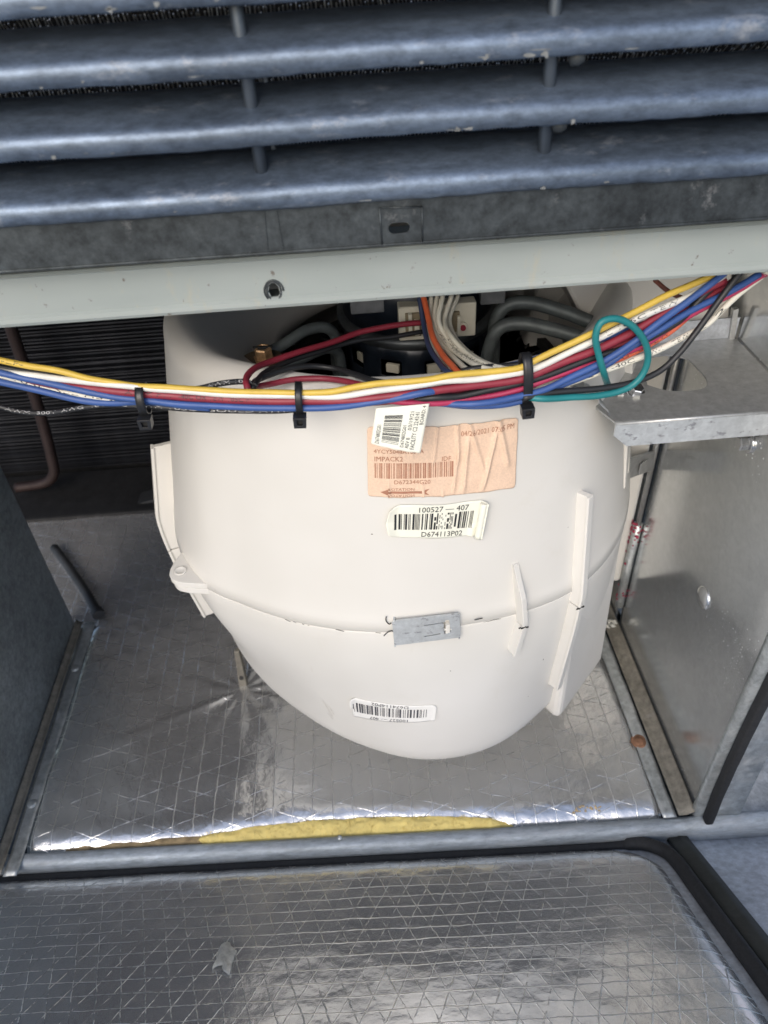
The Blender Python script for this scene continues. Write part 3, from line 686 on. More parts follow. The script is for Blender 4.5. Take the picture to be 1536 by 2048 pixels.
for x, z in ((.0885, -.0495), (.0845, -.0715)):
    under(MB().lathe([(.0005, -.003), (.0028, -.002), (.0030, .001), (.0018, .003), (.0003, .0034)], (x, .307, z), (.9, -.4, .1), 10).build('weld_nub', 'band'), grille)
# lower frame strip with punched slot
sl = [(.0216+.0022*sx+.0022*math.cos(t), -.1052+.0019*math.sin(t)*1.1) for sx, ts in ((1, (-90, -60, -30, 0, 30, 60, 90)), (-1, (90, 120, 150, 180, 210, 240, 270))) for t in [R_(q) for q in ts]]
strip = MB().plate([(-.45, -.1110), (-.45, -.0905), (.45, -.0905), (.45, -.1122)], [sl], (0, .3035, 0), (1, 0, 0), (0, 0, 1), -.0012)
fr = under(strip.build('frame_strip', 'galv_dark'), grille)
m = MB(); zc = -.1040
for (x0, z0, x1, z1) in ((.0141, -.0967, .0311, -.0973), (.0311, -.0973, .0311, -.1116), (.0141, -.0967, .0144, -.1113)):
    m.tube([(x0, .3031, z0), (x1, .3031, z1)], .00035, 6)
m.box((-.032, .3031, -.1015), (.0003, .0006, .018), Matrix.Rotation(.05, 3, 'Y')); m.box((-.0265, .3031, -.1015), (.0003, .0006, .018), Matrix.Rotation(-.03, 3, 'Y'))
s_ = m.build('stamped_edge', 'galv_dark'); s_.parent = fr; s_['kind'] = 'stuff'
m = MB(); m.box((0, .3036, -.1116), (.9, .0016, .0010), Matrix.Rotation(.0012, 3, 'Y')); s_ = m.build('hem', 'galv_dark', bevel=.0003); s_.parent = fr
o = MB().box((0, .309, -.0915), (.9, .012, .0010)).build('frame_shelf', 'galv_dark'); under(o, grille)
# condenser coil with spine fins behind the grille
coil = thing('condenser_coil', 'black spiny condenser coil seen through the gaps of the louvers', 'coil', (0, .37, -.1))
under(MB().box((0, .3675, -.03), (.9, .02, .17)).build('coil_core', 'coil_dark'), coil)
m = MB(); rs = random.Random(5)
z = -.088
row = 0
while z < .012:
    x = -.215+(row % 2)*.0007
    while x < .235:
        jx, jz = rs.gauss(0, .00022), rs.gauss(0, .0003); L_ = rs.uniform(.0022, .0040); ang = n3((x*14, z*30, 2), 1)*1.1
        dx = math.sin(ang)*L_*.6; y = .3572-rs.uniform(.0015, .0045)
        b = (x+jx, .3572, z+jz); w_ = .00030
        m.add([(b[0]-w_, b[1], b[2]-.0004), (b[0]+w_, b[1], b[2]-.0004), (b[0]+dx+w_, y, b[2]+L_*.8), (b[0]+dx-w_, y, b[2]+L_*.8), (b[0]+dx, y+.0006, b[2]+L_*1.0)], [(0, 1, 2, 3), (3, 2, 4)])
        x += .00165
    z += .0031; row += 1
o = m.build('spine_fins', 'spine', recalc=False); o['kind'] = 'stuff'; under(o, coil)

# ------------------------------------------------------------------ cross beam
beam = thing('cross_beam', 'painted grey green cross beam with a drilled hole, below the louver grille', 'beam', (0, .32, -.14))
bh = [(-.0338+.0024*math.cos(2*math.pi*k/14)*(1+.12*math.sin(3*k)), -.1334+.0037*math.sin(2*math.pi*k/14)) for k in range(14)]
m = MB().plate([(-.6, -.1362), (-.6, -.1195), (.6, -.1195), (.6, -.1362)], [bh], (0, .3165, 0), (1, 0, 0), (0, 0, 1), -.0012)
bf = under(m.build('beam_face', 'beam'), beam)
m = MB(); ys = [(.3165, -.1362), (.3153, -.1372), (.3150, -.1392), (.3156, -.1407), (.318, -.1412), (.335, -.1412)]
m.grid(lambda u, v: (-.6+1.2*u, ys[int(round(v*5))][0], ys[int(round(v*5))][1]), 1, 5, smooth=False)
under(m.build('lower_hem', 'beam', solid=.0010), beam)
m = MB(); ys2 = [(.3165, -.1195), (.3172, -.1185), (.3195, -.1180), (.34, -.1180)]
m.grid(lambda u, v: (-.6+1.2*u, ys2[int(round(v*3))][0], ys2[int(round(v*3))][1]), 1, 3, smooth=False)
under(m.build('top_flange', 'beam', solid=.0010), beam)
m = MB()
for r_, e in ((.0031, 1.35), (.0042, 1.2)):
    m.tube([(-.0338+r_*math.cos(2*math.pi*k/20)*(1+.08*n3((k, r_*900, 0), .7)), .3163, -.1334+r_*e*math.sin(2*math.pi*k/20)) for k in range(21 if r_ < .004 else 15)], .00045, 6)
under(m.build('hole_scratches', 'band'), beam)

# ------------------------------------------------------------------ cabinet shell
def sheetbox(name, c, d, mat, bev=.001): return MB().box(c, d).build(name, mat, bevel=bev)
struct(sheetbox('ceiling', (0, .62, -.1155), (1.3, .55, .002), 'void'))
struct(sheetbox('wall_back', (0, .93, -.35), (1.4, .01, .9), 'void'))
struct(sheetbox('floor_pan', (0, .62, -.618), (1.4, .66, .006), 'galv_dark'))
# left wall
lw = thing('left_wall', 'smoke grey galvanised partition along the left edge of the bay', 'partition', (-.33, .42, -.6))
under(MB().box((-.3290, .4230, -.302), (.006, .272, .588)).build('sheet', 'galv_left', bevel=.0015), lw)
under(MB().box((-.337, .5575, -.302), (.016, .003, .588)).build('end_fold', 'galv_left', bevel=.001), lw)
# right wall
rw = thing('right_wall', 'shiny speckled galvanised partition on the right of the bay', 'partition', (.25, .4, -.6))
def rwf(u, v):
    y = .294+.203*u; z = -.606+.49*v
    return (.2500+.0012*n3((y*6, z*5, 4), 1)*(1 if .05 < u < .95 else 0), y, z)
rsh = under(MB().grid(rwf, 40, 60).build('sheet', 'galv', solid=-.001, recalc=False), rw)
under(MB().box((.2505, .625, -.36), (.002, .235, .49)).build('rear_sheet', 'galv'), rw)
m = MB(); pts = [(.2503, .2955, -.606), (.2506, .2905, -.60), (.254, .2872, 0), (.286, .2872, 0)]
def fl_(u, v):
    i = int(round(u*3)); z = -.602+.42*v; bow = .0035*math.sin(min(1, v/.5)*math.pi)
    p = [(.2490, .2955), (.2485, .2925), (.2490, .2890), (.284, .2865)][i]
    return (p[0]-bow*(i > 0)*.6, p[1], z)
under(MB().grid(fl_, 3, 24).build('front_flange', 'galv_flange', solid=.001), rw)
def gk(u, v):
    z = -.592+.40*v; bow = .0035*math.sin(min(1, v/.5)*math.pi); a = 2*math.pi*u
    sx = math.copysign(abs(math.cos(a))**.5, math.cos(a)); sy = math.copysign(abs(math.sin(a))**.5, math.sin(a))
    return (.2562-bow*.6+.0035*sx+.0006*n3((z*30, 1, 0), 1), +.2835+.0042*sy, z)
under(MB().grid(gk, 20, 60, closed=True).build('foam_gasket', 'gasket'), rw)
dome = under(MB().lathe([(.0094*math.cos(q), .0036*math.sin(q)) for q in [math.pi/2*k_/9 for k_ in range(9)]]+[(.0002, .0036)], (.2500, .3736, -.4235), (-1, 0, 0), 24).build('dome_rivet', 'zinc'), rw)
hexbolt('hex_screw', (.2480, .3796, -.2845), (-1, 0, 0), .0048, .0060, 'zinc', None, .0068); o = bpy.data.objects['hex_screw']; under(o, rw)
seam = thing('corner_post', 'thin steel corner rod with crimson paint dabs behind the right wall', 'post', (.247, .497, -.56))
under(MB().tube([(.2462, .497, -.20), (.2462, .497, -.455)], .0024, 12).build('rod', 'galv_shelf'), seam)
under(MB().tube([(.2460, .497, -.455), (.2458, .4975, -.50), (.2460, .497, -.565)], .0042, 10).build('sleeve', 'galv_flange'), seam)
m = MB(); rs = random.Random(9)
for k in range(34):
    zz = -.452-abs(rs.gauss(0, .022)) if k < 26 else -.545+rs.gauss(0, .004); a = rs.uniform(2.4, 5.6); r_ = rs.uniform(.0008, .0020)
    m.lathe([(.0001, 0), (r_, .0002), (r_*.6, .0009), (.0001, .001)], (.2455+.0042*math.cos(a), .497+.0042*math.sin(a), zz), (math.cos(a), math.sin(a), rs.uniform(-.4, .4)), 7)
o = under(m.build('paint_dab', 'red_paint'), seam); o['kind'] = 'stuff'
m = MB()
for k in range(7): m.lathe([(.0001, -.002), (.004, 0), (.0001, .0026)], (.236+rs.gauss(0, .006), .492+rs.gauss(0, .003), -.582+rs.gauss(0, .004)), (rs.random(), rs.random(), 1), 7)
under(m.build('sealant_blob', 'glue'), seam)
strap = thing('duct_strap', 'short galvanised strap between the white duct and the right wall', 'strap', (.22, .49, -.40))
p_ = [(.195, .452, -.348), (.2488, .4975, -.3745), (.2488, .4965, -.3930), (.195, .452, -.370)]
under(MB().hexa([Vector(q) for q in p_], [Vector(q)+Vector((-.0005, .002, 0)) for q in p_]).build('band', 'galv_shelf'), strap)
under(MB().box((.2300, .4790, -.3750), (.010, .0012, .010), Matrix.Rotation(.70, 3, 'Z')).build('end_tab', 'galv_shelf', bevel=.0004), strap)
# floor flanges
def flange(side):
    x0, x1 = ((-.3255, -.3065) if side < 0 else (.2225, .2485)); label = 'galvanised floor flange under the left wall with a screw' if side < 0 else 'stained galvanised floor flange under the right wall with a rusty screw'
    t = thing('floor_flange', label, 'flange', ((x0+x1)/2, .4, -.6), 'floor flanges beside the foil')
    xa, xb = (x1-.011, x1) if side < 0 else (x0, x0+.0115)
    inner = MB(); 
    def f(u, v): y = .290+.272*v; return (xa+(xb-xa)*u+.0008*n3((y*40, u*3, side), 1)*(u in (0, 1)), y, -.5965+.0006*n3((y*30, u, side), 1))
    inner.grid(f, 4, 50); under(inner.build('flange_leaf', 'galv_flange', solid=.0012), t)
    ya, yb_ = (x0, xa-.001) if side < 0 else (xb+.001, x1)
    o = MB()
    def g(u, v):
        y = .290+.272*v; x = ya+(yb_-ya)*u; up_ = (1-u) if side < 0 else u
        return (x, y, -.5935+.004*up_**2-.0015*(1-abs(2*u-1)))
    o.grid(g, 6, 40); under(o.build('dirty_groove', 'brown_dirt', solid=.001), t)
    for (xx, yy, rst) in (((-.3130, .352, 0), (-.3125, .50, 0)) if side < 0 else ((.2265, .362, 1), (.2262, .482, 0))):
        s = MB().lathe([(.0048, 0), (.0046, .0012), (.0030, .0022), (.0005, .0024)], (xx, yy, -.5962), (0, 0, 1), 18).build('flange_screw', 'rust' if rst else 'galv_flange'); under(s, t)
        if rst:
            h = MB().lathe([(.0074, 0), (.0070, .0005), (.005, .0008)], (xx, yy, -.5960), (0, 0, 1), 18).build('rust_ring', 'rust'); h.parent = s; 
    return t
flange(-1); flange(1)
pz = thing('drain_tube', 'short dark tube lying diagonally behind the left partition', 'tube', (-.34, .62, -.59))
under(MB().tube(spline([(-.306, .574, -.594), (-.322, .600, -.592), (-.345, .634, -.593), (-.385, .690, -.594)], 6), .0050, 12).build('tube', 'void'), pz)
under(MB().tube([(-.303, .569, -.593), (-.307, .576, -.592)], .0068, 12).build('collar', 'void', bevel=.001), pz)

# foil faced blanket on the floor
BR = Vector((-.138, .458))
def foil_z(x, y):
    z = -.6005+.0011*n3((x*16, y*16, 0), 1)+.0006*n3((x*45, y*45, 3), 1)
    d = Vector((x, y))-BR; r = d.length; a = math.atan2(d.y, d.x)
    z += .0009*math.exp(-r/.08)*math.sin(a*11+1.5*n3((a*2, 0, 1), 1))*min(1, r/.02)
    c = abs(a-(-2.72)); z += .0016*math.exp(-(c/.06)**2)*math.exp(-r/.16)*min(1, r/.02)
    return z
def edge_y(x):
    k = max(0, 1-abs((x+.035)/.135)**2.2); return .3005-.035*x+.0092*k+.0012*n3((x*40, 0, 7), 1)
def foil_fn(u, v):
    x = -.3085+.533*u; ye = edge_y(x); y = ye+(.56-ye)*(v**1.15); z = foil_z(x, y)
    q = max(0, 1-(y-ye)/.010); z += -.0040*q**2.2; q2 = max(0, 1-(y-ye)/.055); z += .0045*(1-q2**2)*math.exp(-((y-ye)/.12)**2)+.0012*math.exp(-((y-ye-.016)/.008)**2)
    qx = max(0, 1-(x+.3085)/.006)+max(0, 1-(.2245-x)/.006); z -= .002*qx
    return (x, y, z)
foil = thing('floor_insulation', 'foil faced insulation blanket covering the floor under the white housing', 'insulation', (-.04, .45, -.61))
under(MB().grid(foil_fn, 260, 130).build('foil_facing', 'foil_floor'), foil)
def foil2(u, v):
    x = -.56+.80*u; y = .56+.19*v; return (x, y, foil_z(x, y) if x > -.40 else -.6005)
under(MB().grid(foil2, 120, 30).build('rear_foil', 'foil_floor'), foil)
def wool(u, v):
    x = -.175+.275*u; ye = edge_y(x)+.0035; a = v
    y0_ = .2985-.035*x; y = y0_+(ye-y0_)*a; z = -.6035+.0068*math.sin(min(1, a*1.3)*math.pi/2)-.0012*a+.0013*n3((x*70, y*160, 1), 1)+.0011*n3((x*240, y*300, 4), 1)
    z -= .006*max(0, (abs(x+.037)-.118)/.02)
    return (x, y, z)
under(MB().grid(wool, 160, 14).build('yellow_wool', 'yellow_wool'), foil)
m = MB(); rs = random.Random(77)
for k in range(900):
    u, v = rs.random(), rs.uniform(.1, 1); p = Vector(wool(u, v)); d = Vector((rs.gauss(0, 1), rs.gauss(0, .6), rs.uniform(.1, 1))).normalized()*rs.uniform(.0012, .0042); s_ = Vector((.00012, .0001, 0))
    m.add([p-s_, p+s_, p+d*.6+Vector((rs.gauss(0, .0005), 0, 0)), p+d], [(0, 1, 2), (1, 3, 2)])
o = under(m.build('loose_fibres', 'yellow_wool', recalc=False), foil); o['kind'] = 'stuff'
def wool2(u, v):
    x = -.275+.115*u; y = .2985-.035*x+.0075*v; return (x, y, -.6035+.0042*math.sin(v*2)*(.25+.75*u)+.0010*n3((x*90, y*200, 6), 1))
under(MB().grid(wool2, 80, 8).build('brown_wool', 'brown_wool'), foil)
m = MB(); rs = random.Random(12)
for k in range(26):
    x = rs.gauss(.163, .006); y = .3045+rs.gauss(0, .0016); m.lathe([(.0001, -.0006), (rs.uniform(.0005, .0015), 0), (.0001, .0008)], (x, y, -.5985+rs.uniform(0, .001)), (rs.random(), rs.random(), 1), 6)
under(m.build('foam_crumb', simple('dried foam crumb', (.62, .47, .27), .9, 0, .3, 200, 0)), foil)
# small steel bracket standing on the foil
sb = thing('floor_bracket', 'small tarnished steel tab standing on the foil left of the housing', 'bracket', (-.138, .470, -.6))
under(MB().hexa([(-.142, .462, -.601), (-.134, .462, -.601), (-.133, .468, -.601), (-.141, .468, -.601)], [(-.141, .474, -.560), (-.136, .474, -.560), (-.135, .479, -.560), (-.140, .479, -.560)]).build('tab', 'brown_dirt', bevel=.0008), sb)
under(MB().lathe([(.0024, 0), (.0022, .001)], (-.1382, .4655, -.590), (0, -.95, .3), 12).build('rivet', 'wheel'), sb)

# front curb lip
lip = thing('front_curb', 'white rusted galvanised curb strip along the front edge of the floor', 'curb strip', (0, .29, -.61))
lp = [(.2985, -.6080), (.2980, -.6020), (.2968, -.5992), (.2940, -.5978), (.2900, -.5984), (.2876, -.6004), (.2866, -.6035), (.2866, -.6200)]
def lipf(u, v):
    x = -.45+.95*u; i = int(round(v*7)); y, z = lp[i]
    w_ = .0016*math.exp(-((x-.262)/.02)**2)*1.6-.0022*math.exp(-((x-.235)/.018)**2)
    return (x, y-.4*w_-.035*x+.001, z+w_+.002*min(1, max(0, (x-.05)/.2))+.0006*n3((x*14, 0, 2), 1)+(.0035*min(1, max(0, (x-.26)/.03))))
under(MB().grid(lipf, 260, 7).build('curb_sheet', 'galv_lip', solid=.001), lip)
m = MB().lathe([(.0022, 0), (.0020, .0008), (.0008, .0013)], (-.0445, .2965, -.5935), (0, -.3, 1), 12); under(m.build('rivet', 'galv_flange'), lip)
# compartment to the right of the partition
struct(sheetbox('side_floor', (.38, .440, -.6035), (.24, .31, .002), 'galv_flange'))
fm = MB().grid(lambda u, v: (.300+.10*u, .345+.004*n3((u*6, v*5, 0), 1)+.01*u, -.585+.11*v+.004*n3((u*5, v*3, 5), 1)), 30, 24).build('packing_film', 'film', solid=.0005)
tag(fm, 'crumpled lilac grey film behind the gasket at the right edge', 'plastic film')

# ------------------------------------------------------------------ shelf bracket, upper right
shelf = thing('wire_shelf', 'galvanised shelf bracket with a cut out, right of the housing rim', 'bracket', (.2, .38, -.25))
hl = [(0.1736, 0.379), (0.1775, 0.3967), (0.1863, 0.4115), (0.1984, 0.4136), (0.208, 0.4075), (0.2103, 0.3948), (0.21, 0.3795), (0.2055, 0.3713), (0.1926, 0.3691), (0.1817, 0.3719)]
# smooth hole
hs_ = [tuple(p)[:2] for p in spline([(x, y, 0) for x, y in hl]+[(hl[0][0], hl[0][1], 0)], 5)][:-1]
outl = [(.1425, .3425), (.1370, .3580), (.1350, .3800), (.1440, .3960), (.1560, .4210), (.1700, .4290), (.2490, .4290), (.2490, .3425)]
st = under(MB().plate(outl, [hs_], (0, 0, -.2362), (1, 0, 0), (0, 1, 0), .0012).build('shelf_top', 'galv_shelf'), shelf)
lp2 = [(.1425, -.2362), (.1425, -.2430), (.1510, -.2510), (.2490, -.2505), (.2490, -.2362)]
under(MB().plate(lp2, [], (0, .3405, 0), (1, 0, 0), (0, 0, 1), -.0012).build('shelf_lip', 'galv_pit'), shelf)
under(MB().tube([(.1428, .3424, -.2363), (.2490, .3424, -.2363)], .0014, 10).build('shelf_fold', 'galv_shelf'), shelf)
under(MB().box((.2100, .4300, -.2290), (.078, .0014, .016)).build('upstand', 'galv_blue', bevel=.0003), shelf)
under(MB().box((.2450, .4292, -.2270), (.0034, .0040, .026), Matrix.Rotation(-.12, 3, 'Y')).build('upstand_stay', 'galv_shelf', bevel=.0003), shelf)
s1 = hexbolt('shelf_screw', (.1640, .3715, -.2340), (.1, -.35, 1), .0040, .0036, 'zinc', None, .0056); under(s1, shelf)
s2 = hexbolt('shelf_screw', (.1555, .3735, -.2345), (0, -.2, 1), .0034, .0020, 'zinc', None, .0040); under(s2, shelf)
m = MB(); cl = []
def cl_f(u, v): return (.116+.024*u+.001*n3((u*6, v*6, 0), 1), .345+.022*v, -.212-.020*u*u+.002*n3((u*7, v*7, 5), 1)-.012*v*0)
cf_ = MB().grid(cl_f, 12, 10).build('seal_tape', 'galv_shelf', solid=.0006); tag(cf_, 'crinkled silver foil tape tucked under the wires beside the shelf', 'tape')

# ------------------------------------------------------------------ cooling coil behind the housing on the left
cc = thing('cooling_coil', 'dark finned cooling coil behind the housing on the left', 'coil', (-.3, .86, -.66))
under(MB().box((-.24, .885, -.43), (.66, .03, .46)).build('coil_body', 'coil_dark'), cc)
fin0 = MB().box((0, 0, 0), (.62, .012, .0014)).build('fin', 'fin'); k = 0; z = -.232
rs = random.Random(4)
while z > -.60:
    f_ = fin0 if k == 0 else fin0.copy()
    if k: COL.objects.link(f_)
    f_.parent = cc; f_.matrix_parent_inverse = Matrix.Translation(-Vector(cc.location)); f_.location = (-.24, .866+rs.uniform(-.0015, .0015), z+rs.uniform(-.0006, .0006)); f_.rotation_euler = (rs.uniform(-.2, .2), rs.uniform(-.002, .002), 0)
    z -= .0050; k += 1
dp = thing('drain_pan', 'black drain pan under the finned cooling coil at the back', 'drain pan', (-.3, .8, -.6))
under(MB().box((-.25, .80, -.613), (.7, .10, .035)).build('pan_wall', 'coil_dark', bevel=.004), dp)
under(MB().hexa([(-.32, .765, -.6), (.0, .765, -.6), (.0, .79, -.6), (-.32, .79, -.6)], [(-.20, .765, -.575), (.0, .765, -.560), (.0, .79, -.560), (-.20, .79, -.575)]).build('pan_corner', 'void', bevel=.002), dp)
cp = MB().tube(spline([(-.372, .8, -.22), (-.385, .8, -.354), (-.390, .8, -.452), (-.3990, .8, -.535), (-.4040, .8, -.560), (-.417, .8, -.574), (-.46, .8, -.580)], 10), .0068, 14).build('copper_pipe', 'copper')
tag(cp, 'tarnished copper pipe bending down in front of the finned coil', 'pipe')

# ------------------------------------------------------------------ foil lined door leaning out from the curb
door = thing('access_door', 'foil lined access door leaning out below the curb with black gasket', 'door', (0, .2825, -.6095))
door.rotation_euler = (R_(-36.3), 0, R_(-2))
# local axes: x right, y away from the viewer, z out of the foil face
def dpart(mb, name, mat, **k):
    o = mb.build(name, mat, **k); o.parent = door; return o
XR = .206
def dfoil(u, v):
    x = -.50+(XR+.50)*u; y = -.004-.40*(v**1.25); z = .0065+.0009*n3((x*14, y*14, 2), 1)+.0004*n3((x*50, y*50, 9), 1)
    d = -y-.004; z -= .006*max(0, 1-d/.030)**2.2
    dx = XR-x; z -= .0055*max(0, 1-dx/.016)**2
    cx, cy = max(0, 1-dx/.03), max(0, 1-d/.03)
    if cx > 0 and cy > 0: y -= .010*cx*cy*(1 if v < .2 else 0); x -= .006*cx*cy
    return (x, y, z)
dpart(MB().grid(dfoil, 220, 160), 'foil_facing', 'foil_door')
def strip_sec(path, w0, h0):
    m = MB(); P = [Vector(p) for p in path]; rows = []
    for i, p in enumerate(P):
        T = (P[min(i+1, len(P)-1)]-P[max(i-1, 0)]).normalized(); S = Vector((T.y, -T.x, 0))
        wdt, hgt = (w0*(.62 if p.x < .19 else 1), h0*(.6 if p.x < .19 else 1))
        rows.append([p-S*wdt/2, p-S*wdt*.46+Vector((0, 0, hgt*.9)), p-S*wdt*.05+Vector((0, 0, hgt)), p+S*wdt*.05+Vector((0, 0, hgt*.78)), p+S*wdt*.45+Vector((0, 0, hgt*.72)), p+S*wdt/2])
    n = len(rows[0]); vs_ = [q for r_ in rows for q in r_]; fs_ = []
    for i in range(len(rows)-1):
        for k in range(n): fs_.append((i*n+k, i*n+(k+1) % n, (i+1)*n+(k+1) % n, (i+1)*n+k))
    fs_ += [tuple(range(n)), tuple((len(rows)-1)*n+k for k in reversed(range(n)))]
    return m.add(vs_, fs_, True)
gp = [(-.55+.05*k, .0005, -.002) for k in range(15)]+[(.185, .0, -.001), (.202, -.0035, 0), (.2115, -.011, 0), (.2165, -.020, 0)]+[(.2185-.00*k, -.035-.03*k, 0) for k in range(13)]
gm = MB(); 
dpart(strip_sec(spline(gp, 10)[::1], .0085, .0085), 'gasket', 'gasket')
dpart(strip_sec([(.2330, .012-.03*k, -.0002) for k in range(15)], .016, .0060), 'gasket_edge', simple('olive black rubber channel', (.030, .034, .032), .55, 0, .2, 100, .0004))
dpart(MB().box((.0, -.20, -.003), (1.2, .43, .004)), 'metal_skin', 'galv_blue', bevel=.001)
# torn patch in the foil
m = MB(); rs = random.Random(8)
def torn(u, v):
    x = -.119+.012*u; y = -.112-.024*v+.004*math.sin(u*5); return (x+.002*n3((u*4, v*4, 1), 1)+.004*(v-.5)*0, y, .0094+.0016*abs(n3((u*9, v*9, 0), 1))-.0014*(abs(2*u-1)**4+abs(2*v-1)**4))
dpart(MB().grid(torn, 16, 22), 'torn_patch', simple('crumpled dull foil tear', (.66, .66, .62), .5, .6, .2, 400, .0008))
# underside / base rail below the curb
br = struct(sheetbox('base_rail', (0, .302, -.66), (1.4, .02, .09), 'galv_blue'))
gr = MB().box((0, 0, -1.42), (60, 60, .04)).build('ground', 'concrete'); struct(gr)

